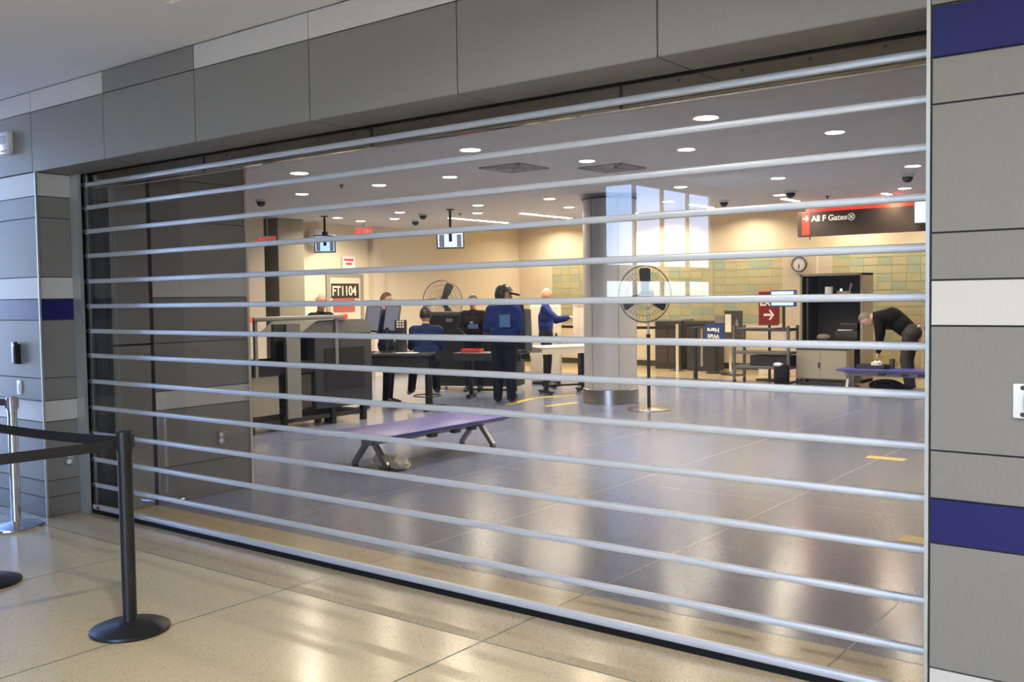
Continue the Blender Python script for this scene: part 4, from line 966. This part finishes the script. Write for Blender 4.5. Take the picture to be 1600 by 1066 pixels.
# ------------------------------------------------------------------ people
def seg_d(p, a, b):
    ab = b-a; l2 = ab.length_squared
    f = 0.0 if l2 < 1e-9 else max(0.0, min(1.0, (p-a).dot(ab)/l2))
    return (p-(a+ab*f)).length, f
def person(label, loc, rz, J, mats, H=1.8, hair=None, hair_style='short', cap=None, extras=None, voxel=0.012, name='person', group=None, bulk=1.1, hs=1.06):
    """J: joints in a 1.8 m body frame (x right, y forward, z up). mats: shirt, trousers, skin, shoes"""
    s = H/1.8
    P_ = {k: Vector(v)*s for k, v in J.items()}
    t = thing(name, label, 'person', loc, rz, group)
    caps = []
    def C_(a, ra, b, rb, tagm):
        k = bulk*s if tagm in (0, 1) else s
        ra, rb = ra*k/s, rb*k/s
        caps.append((P_[a] if isinstance(a, str) else a, ra*s, P_[b] if isinstance(b, str) else b, rb*s, tagm))
    pel, che, nek, hd = P_['pelvis'], P_['chest'], P_['neck'], P_['head']
    side = (P_['hip_r']-P_['hip_l']).normalized(); sside = (P_['sh_r']-P_['sh_l']).normalized()
    C_(pel-side*0.075*s, 0.115, pel+side*0.075*s, 0.115, 1)
    mid = (pel+che)/2
    C_(mid-side*0.065*s, 0.112, mid+side*0.065*s, 0.112, 0)
    C_(pel.lerp(mid, 0.55), 0.116, mid, 0.118, 0)
    C_(che-sside*0.09*s, 0.118, che+sside*0.09*s, 0.118, 0)
    C_(mid, 0.12, che, 0.125, 0)
    C_(che, 0.12, nek, 0.06, 0)
    C_('sh_l', 0.068, 'sh_r', 0.068, 0)
    C_(che-sside*0.09*s, 0.11, 'sh_l', 0.07, 0); C_(che+sside*0.09*s, 0.11, 'sh_r', 0.07, 0)
    C_('neck', 0.055, 'head', 0.052, 2)
    slv = mats.get('sleeve', 'long')
    for q in 'lr':
        C_('sh_'+q, 0.062, 'el_'+q, 0.047, 0)
        C_('el_'+q, 0.044, 'wr_'+q, 0.030, 0 if slv == 'long' else 2)
        C_('hip_'+q, 0.092, 'kn_'+q, 0.062, 1)
        C_('kn_'+q, 0.062, 'an_'+q, 0.050, 1)
        C_('an_'+q, 0.048, 'to_'+q, 0.040, 3)
        heel = P_['an_'+q]-(P_['to_'+q]-P_['an_'+q])*0.25; heel.z = max(0.035*s, heel.z-0.03*s)
        C_('an_'+q, 0.044, heel, 0.036, 3)
        # hand: palm, four fingers, thumb
        wr = P_['wr_'+q]; d = (wr-P_['el_'+q]).normalized()
        hv = Vector(J.get('hand_'+q, tuple(d))).normalized()
        sd = sside if abs(hv.dot(sside)) < 0.8 else Vector((0, 0, 1))
        wd = (sd-hv*sd.dot(hv)).normalized(); cu = hv.cross(wd).normalized()
        if q == 'l': cu = -cu
        pal = wr+hv*0.075*s
        for k in range(4):
            base = pal+wd*(k-1.5)*0.021*s
            caps.append((wr, 0.024*s, base, 0.014*s, 2))
            L_ = (0.062, 0.074, 0.070, 0.054)[k]*s
            m1 = base+hv*L_*0.5+cu*L_*0.12; m2 = base+hv*L_*0.9+cu*L_*0.42
            caps.append((base, 0.0105*s, m1, 0.0098*s, 2)); caps.append((m1, 0.0098*s, m2, 0.0088*s, 2))
        tb = wr+hv*0.03*s+wd*0.03*s
        caps.append((tb, 0.014*s, tb+hv*0.035*s+wd*0.022*s+cu*0.012*s, 0.0115*s, 2))
        caps.append((tb+hv*0.035*s+wd*0.022*s+cu*0.012*s, 0.0112*s, tb+hv*0.062*s+wd*0.02*s+cu*0.028*s, 0.0095*s, 2))
    b = MB()
    for a, ra, e, rb, tg in caps:
        if (e-a).length > 1e-4: b.cyl(a, e, ra, rb, 14)
        sub = 2 if ra > 0.02 else 1
        b.ico(a, ra, sub); b.ico(e, rb, sub)
    # head
    F = Vector(J.get('look', (0, 1, 0))).normalized()
    U = Vector(J.get('crown', (0, 0, 1))); U = (U-F*U.dot(F)).normalized(); Rr = F.cross(U)
    B = Matrix((Rr, F, U)).transposed().to_4x4()
    hc = hd+U*0.035*s
    body_s = s; s = s*hs
    def hp(x, y, z): return hc+(Rr*x+F*y+U*z)*s
    b.sph(hc, 1.0, (0.074*s, 0.092*s, 0.112*s), 14, B)
    b.sph(hp(0, 0.035, -0.065), 1.0, (0.052*s, 0.055*s, 0.055*s), 10, B)
    b.sph(hp(0, 0.094, -0.012), 1.0, (0.013*s, 0.018*s, 0.024*s), 6, B)
    for sx_ in (-1, 1):
        b.sph(hp(sx_*0.076, -0.005, -0.01), 1.0, (0.010*s, 0.02*s, 0.032*s), 6, B)
    me = bpy.data.meshes.new('raw'); b.bm.to_mesh(me); b.bm.free()
    tmp = bpy.data.objects.new('raw', me); COL.objects.link(tmp)
    rm = tmp.modifiers.new('r', 'REMESH'); rm.mode = 'VOXEL'; rm.voxel_size = voxel*body_s
    sm = tmp.modifiers.new('s', 'SMOOTH'); sm.iterations = 3; sm.factor = 0.5
    dg = bpy.context.evaluated_depsgraph_get()
    out = bpy.data.meshes.new_from_object(tmp.evaluated_get(dg)); bpy.data.objects.remove(tmp, do_unlink=True)
    out.materials.clear()
    for k in ('shirt', 'trousers', 'skin', 'shoes'): out.materials.append(mats[k])
    idx = []
    for p in out.polygons:
        c = p.center; best = 1e9; bt = 2
        if (c-hc).length < 0.135*s and (c-nek).length > 0.05*s: idx.append(2); continue
        for a, ra, e, rb, tg in caps:
            dd, f = seg_d(c, a, e); dd -= ra+(rb-ra)*f
            if dd < best: best = dd; bt = tg
        idx.append(bt)
    out.polygons.foreach_set('material_index', idx)
    out.polygons.foreach_set('use_smooth', [True]*len(out.polygons))
    body = bpy.data.objects.new('body', out); link(body, t)
    for sx_ in (-1, 1):
        MB().sph(hp(sx_*0.03, 0.083, 0.012), 1.0, (0.012*s, 0.008*s, 0.007*s), 6, B).build('eye', M_eye, t)
        MB().sph(hp(sx_*0.03, 0.088, 0.032), 1.0, (0.017*s, 0.006*s, 0.004*s), 6, B).build('eyebrow', hair or M_hairb, t)
    MB().sph(hp(0, 0.086, -0.062), 1.0, (0.022*s, 0.006*s, 0.005*s), 6, B).build('mouth', M_signpink, t)
    if hair and hair_style != 'bald':
        q = MB(); q.sph((0, 0, 0), 1.0, (1, 1, 1), 18)
        low = {'short': -0.25, 'long': -0.75}[hair_style]
        dele = [v for v in q.bm.verts if (v.co.y > 0.30 and v.co.z < 0.62-0.25*(1-v.co.y)) or v.co.z < low-0.2 or (v.co.y > -0.1 and v.co.z < 0.1 and hair_style == 'short')]
        bmesh.ops.delete(q.bm, geom=dele, context='VERTS')
        k_ = 1.09 if hair_style == 'short' else 1.14
        Mx = Matrix.Translation(hc+U*0.004*s-F*0.004*s) @ B @ Matrix.Diagonal((0.076*k_*s, 0.092*k_*s, 0.112*k_*s, 1))
        bmesh.ops.transform(q.bm, matrix=Mx, verts=q.bm.verts)
        bmesh.ops.solidify(q.bm, geom=list(q.bm.faces), thickness=0.008*s)
        q.build('hair', hair, t, True)
    if cap:
        q = MB(); q.sph((0, 0, 0), 1.0, (1, 1, 1), 18)
        bmesh.ops.delete(q.bm, geom=[v for v in q.bm.verts if v.co.z < 0.22], context='VERTS')
        bmesh.ops.transform(q.bm, matrix=Matrix.Translation(hc+U*0.012*s) @ B @ Matrix.Diagonal((0.096*s, 0.115*s, 0.124*s, 1)), verts=q.bm.verts)
        bmesh.ops.solidify(q.bm, geom=list(q.bm.faces), thickness=0.006*s)
        cp = q.build('cap', cap, t, True)
        q = MB(); n = 12
        q.prism([(0.078*math.cos(R(a)), 0.05+0.125*math.sin(R(a))) for a in range(0, 181, 15)], 'z', 0.0, 0.024)
        bmesh.ops.transform(q.bm, matrix=Matrix.Translation(hp(0, 0.02, 0.028)) @ B @ Matrix.Rotation(R(-8), 4, 'X') @ Matrix.Scale(s, 4), verts=q.bm.verts)
        q.build('cap_brim', cap, cp)
    if extras: extras(t, P_, body_s, hp, B)
    return t
STAND = dict(pelvis=(0, 0, 0.95), chest=(0, 0.0, 1.27), neck=(0, -0.005, 1.475), head=(0, 0.015, 1.62),
             sh_l=(-0.175, 0, 1.42), sh_r=(0.175, 0, 1.42), el_l=(-0.235, -0.04, 1.13), el_r=(0.235, -0.04, 1.13), wr_l=(-0.24, 0.07, 0.89), wr_r=(0.24, 0.07, 0.89),
             hip_l=(-0.09, 0, 0.92), hip_r=(0.09, 0, 0.92), kn_l=(-0.10, 0.03, 0.50), kn_r=(0.10, 0.03, 0.50), an_l=(-0.11, 0, 0.085), an_r=(0.11, 0, 0.085),
             to_l=(-0.13, 0.16, 0.042), to_r=(0.13, 0.16, 0.042))
def pose(**kw): d = dict(STAND); d.update(kw); return d
OFF = dict(shirt=M_uni, trousers=M_navy, skin=M_skin2, shoes=M_shoe)

# capped officer seen from behind, arms forward, head turned to the right
def patch(t, P_, s, hp, B):
    MB().box(0.0, 0.17, -0.205, -0.196, 1.17, 1.36, 0.003, M=Matrix.Scale(s, 4)).build('back_panel', M_patch, t)
    MB().sph((-0.245*s, 0.0, 1.28*s), 0.03*s, (0.5, 1, 1.2), 8).build('shoulder_patch', M_silver, t, True)
    MB().box(-0.17, 0.17, -0.13, 0.13, 0.955, 0.995, 0.02, M=Matrix.Scale(s, 4)).build('belt', M_shoe, t)
person('standing officer in blue shirt and black cap, back to the shutter, head turned right', (-9.08, 7.73, 0), R(20),
       pose(el_l=(-0.285, 0.02, 1.15), wr_l=(-0.20, 0.22, 1.05), el_r=(0.26, 0.02, 1.14), wr_r=(0.16, 0.24, 1.04), look=(0.93, 0.32, -0.1), sh_l=(-0.19, 0, 1.42), sh_r=(0.19, 0, 1.42)),
       dict(OFF, skin=M_skin), 1.80, M_hairk, 'long', M_black, patch, bulk=1.42, hs=1.28)
# officer on a stool, back view
SIT = pose(pelvis=(0, -0.02, 0.70), chest=(0, 0.05, 1.0), neck=(0, 0.06, 1.20), head=(0, 0.09, 1.34), sh_l=(-0.175, 0.05, 1.145), sh_r=(0.175, 0.05, 1.145),
           el_l=(-0.22, 0.18, 0.90), el_r=(0.22, 0.18, 0.90), wr_l=(-0.16, 0.40, 0.90), wr_r=(0.16, 0.40, 0.90), hip_l=(-0.10, 0.0, 0.68), hip_r=(0.10, 0, 0.68),
           kn_l=(-0.17, 0.42, 0.66), kn_r=(0.15, 0.42, 0.66), an_l=(-0.22, 0.30, 0.26), an_r=(0.16, 0.32, 0.26), to_l=(-0.25, 0.46, 0.20), to_r=(0.18, 0.48, 0.20))
person('officer in navy shirt sitting on a tall stool, dark hair, back to the shutter', (-9.62, 6.57, 0), R(45), SIT, dict(OFF, shirt=M_unid, skin=M_skin), 1.80, M_hairk, 'short', bulk=1.2)
t = thing('tall_stool', 'tall black stool under the seated officer', 'stool', (-9.62, 6.57, 0), R(45))
MB().lathe([(0, 0.525), (0.18, 0.525), (0.19, 0.535), (0.19, 0.555), (0.17, 0.563), (0, 0.563)], n=28).build('seat', M_black, t, True)
MB().cyl((0, 0, 0.06), (0, 0, 0.53), 0.028).build('stem', M_blackmet, t, True)
MB().torus((0, 0, 0.19), 0.20, 0.010, 'z', 32, 6).build('foot_ring', M_blackmet, t, True)
for k in range(5):
    a = R(72*k); MB().box(0, 0.27, -0.02, 0.02, 0.03, 0.06, 0.005, M=Matrix.Rotation(a, 4, 'Z')).build('leg', M_blackmet, t)
    MB().cyl((0.25*math.cos(a), 0.25*math.sin(a), 0), (0.25*math.cos(a), 0.25*math.sin(a), 0.03), 0.02, n=10).build('glide', M_black, t)
# officer facing the shutter, black sleeves, badge
def badge(t, P_, s, hp, B):
    MB().box(-0.03, 0.03, 0.135, 0.141, 1.25, 1.29, 0.004, M=Matrix.Scale(s, 4)).build('badge', M_silver, t)
    MB().box(-0.13, 0.06, 0.150, 0.156, 1.16, 1.24, 0.004, M=Matrix.Scale(s, 4)).build('id_card', M_patch, t)
    MB().sph((-0.235*s, 0.04*s, 1.26*s), 0.028*s, (0.5, 1, 1.3), 8).build('shoulder_patch', M_white, t, True)
person('officer facing the shutter behind the red tray, dark sleeves and pale badge', (-10.62, 8.86, 0), R(205),
       pose(el_l=(-0.28, 0.05, 1.14), wr_l=(-0.24, 0.24, 1.02), el_r=(0.25, 0.08, 1.14), wr_r=(0.10, 0.27, 1.05), look=(0, 1, -0.25)), dict(OFF, shirt=M_blkcloth, skin=M_skin), 1.70, M_hairk, 'short', None, badge)
# man behind the tall monitors
person('brown-haired man in navy jacket standing behind the tall desk screens', (-10.42, 6.55, 0), R(-60), pose(look=(0.2, 1, -0.1)), dict(OFF, shirt=M_unid), 1.74, M_hairb, 'short')
# bald man behind the x-ray hood
person('bald man in dark clothes standing behind the x-ray scanner hood', (-10.75, 5.55, 0), R(-90), pose(look=(0.3, 1, -0.15)), dict(OFF, shirt=M_blkcloth, trousers=M_blkcloth), 1.74, None, 'bald')
# officer leaning on the beige counter
person('bald officer in royal blue shirt leaning on the warm white counter', (-9.92, 10.02, 0), R(-60),
       pose(el_r=(0.30, 0.22, 1.24), wr_r=(0.34, 0.44, 1.26), el_l=(-0.25, 0.16, 1.18), wr_l=(-0.05, 0.38, 1.22), look=(0.1, 1, -0.2)), dict(OFF, skin=M_skin), 1.80, None, 'bald')
# stooping man at the right bench
BEND = dict(pelvis=(0.0, -0.06, 0.93), chest=(0, 0.24, 1.19), neck=(0, 0.50, 1.20), head=(0, 0.60, 1.14), look=(0, 0.35, -0.95), crown=(0, 0.95, 0.35),
            sh_l=(-0.18, 0.42, 1.19), sh_r=(0.18, 0.42, 1.19), el_l=(-0.20, 0.40, 0.88), el_r=(0.20, 0.44, 0.88), wr_l=(-0.16, 0.42, 0.63), wr_r=(0.17, 0.47, 0.62),
            hip_l=(-0.09, -0.05, 0.90), hip_r=(0.09, -0.05, 0.90), kn_l=(-0.11, 0.02, 0.49), kn_r=(0.11, 0.00, 0.49), an_l=(-0.12, -0.04, 0.085), an_r=(0.12, -0.04, 0.085),
            to_l=(-0.13, 0.13, 0.042), to_r=(0.13, 0.13, 0.042))
def hem(t, P_, s, hp, B):
    MB().sph((0, -0.17*s, 1.04*s), 0.05*s, (2.0, 0.5, 0.5), 8).build('shirt_tail', M_white, t, True)
person('man in black sweater and charcoal trousers stooping over the right bench', (-4.45, 12.52, 0), R(96), BEND, dict(shirt=M_blkcloth, trousers=M_gpants, skin=M_skin2, shoes=M_shoe), 1.83, M_hairg, 'short', None, hem, bulk=1.3)

# ------------------------------------------------------------------ sub-parts hang under the part they belong to
SUB = {'lettering': ('sign_case', 'board', 'sign_plate'), 'arrow': ('red_block', 'board', 'sign_case'), 'ring_mark': ('sign_case',), 'cross_mark': ('sign_case',), 'printed_line': ('sign_plate',),
       'printed_band': ('sign_plate',), 'white_sheet': ('board',), 'emblem': ('board',), 'clock_hand': ('dial',), 'hour_mark': ('dial',), 'blade': ('hub',), 'guard_wires': ('guard_rim',),
       'glide': ('foot_bar', 'leg'), 'foot': ('leg',), 'screen': ('bezel',), 'screen_shape': ('bezel',), 'screen_figure': ('bezel',), 'handle': ('door', 'mug_body', 'bag_body'), 'label_plate': ('door',),
       'key': ('stand_body',), 'belt_slot': ('belt_head',), 'screw': ('plate',), 'button': ('plate',), 'socket': ('plate',), 'rocker': ('plate',), 'wheel': ('post',), 'fork': ('post',),
       'castor': ('cabinet_body',), 'eye': ('body',), 'eyebrow': ('body',), 'mouth': ('body',), 'strobe_lens': ('housing',), 'status_light': ('reader_body',), 'door_handle': ('door_leaf',),
       'bar_end_lamp': ('roof_bar',), 'conveyor_belt': ('conveyor_bed',), 'side_panel': ('scanner_housing',), 'seat_clamp': ('seat',), 'rivet': ('hood',), 'hood_joint': ('hood',), 'lock_label': ('bottom_bar',),
       'end_clip': ('bar',), 'panel_joint': ('shaft',), 'zip': ('pouch_body',), 'front_panel': ('counter_body',), 'front_strip': ('lectern_body',), 'louvre_frame': ('backing',)}
def base(o): return o.name.split('.')[0]
def centre(o):
    c = sum((Vector(b) for b in o.bound_box), Vector())/8
    return o.matrix_basis @ c if o.matrix_parent_inverse == Matrix() else o.matrix_parent_inverse @ (o.matrix_basis @ c)
for top in [o for o in bpy.data.objects if o.parent is None and o.children]:
    kids = list(top.children)
    for k in kids:
        if k.type != 'MESH': continue
        for want in SUB.get(base(k), ()):
            cands = [c for c in kids if base(c) == want and c is not k and c.type == 'MESH']
            if not cands: continue
            ck = centre(k); best = min(cands, key=lambda c: (centre(c)-ck).length if base(k) not in ('end_clip',) else abs(centre(c).z-ck.z))
            Mk = k.matrix_parent_inverse.copy(); Mp = best.matrix_parent_inverse @ best.matrix_basis
            k.parent = best; k.matrix_parent_inverse = Mp.inverted() @ Mk
            break
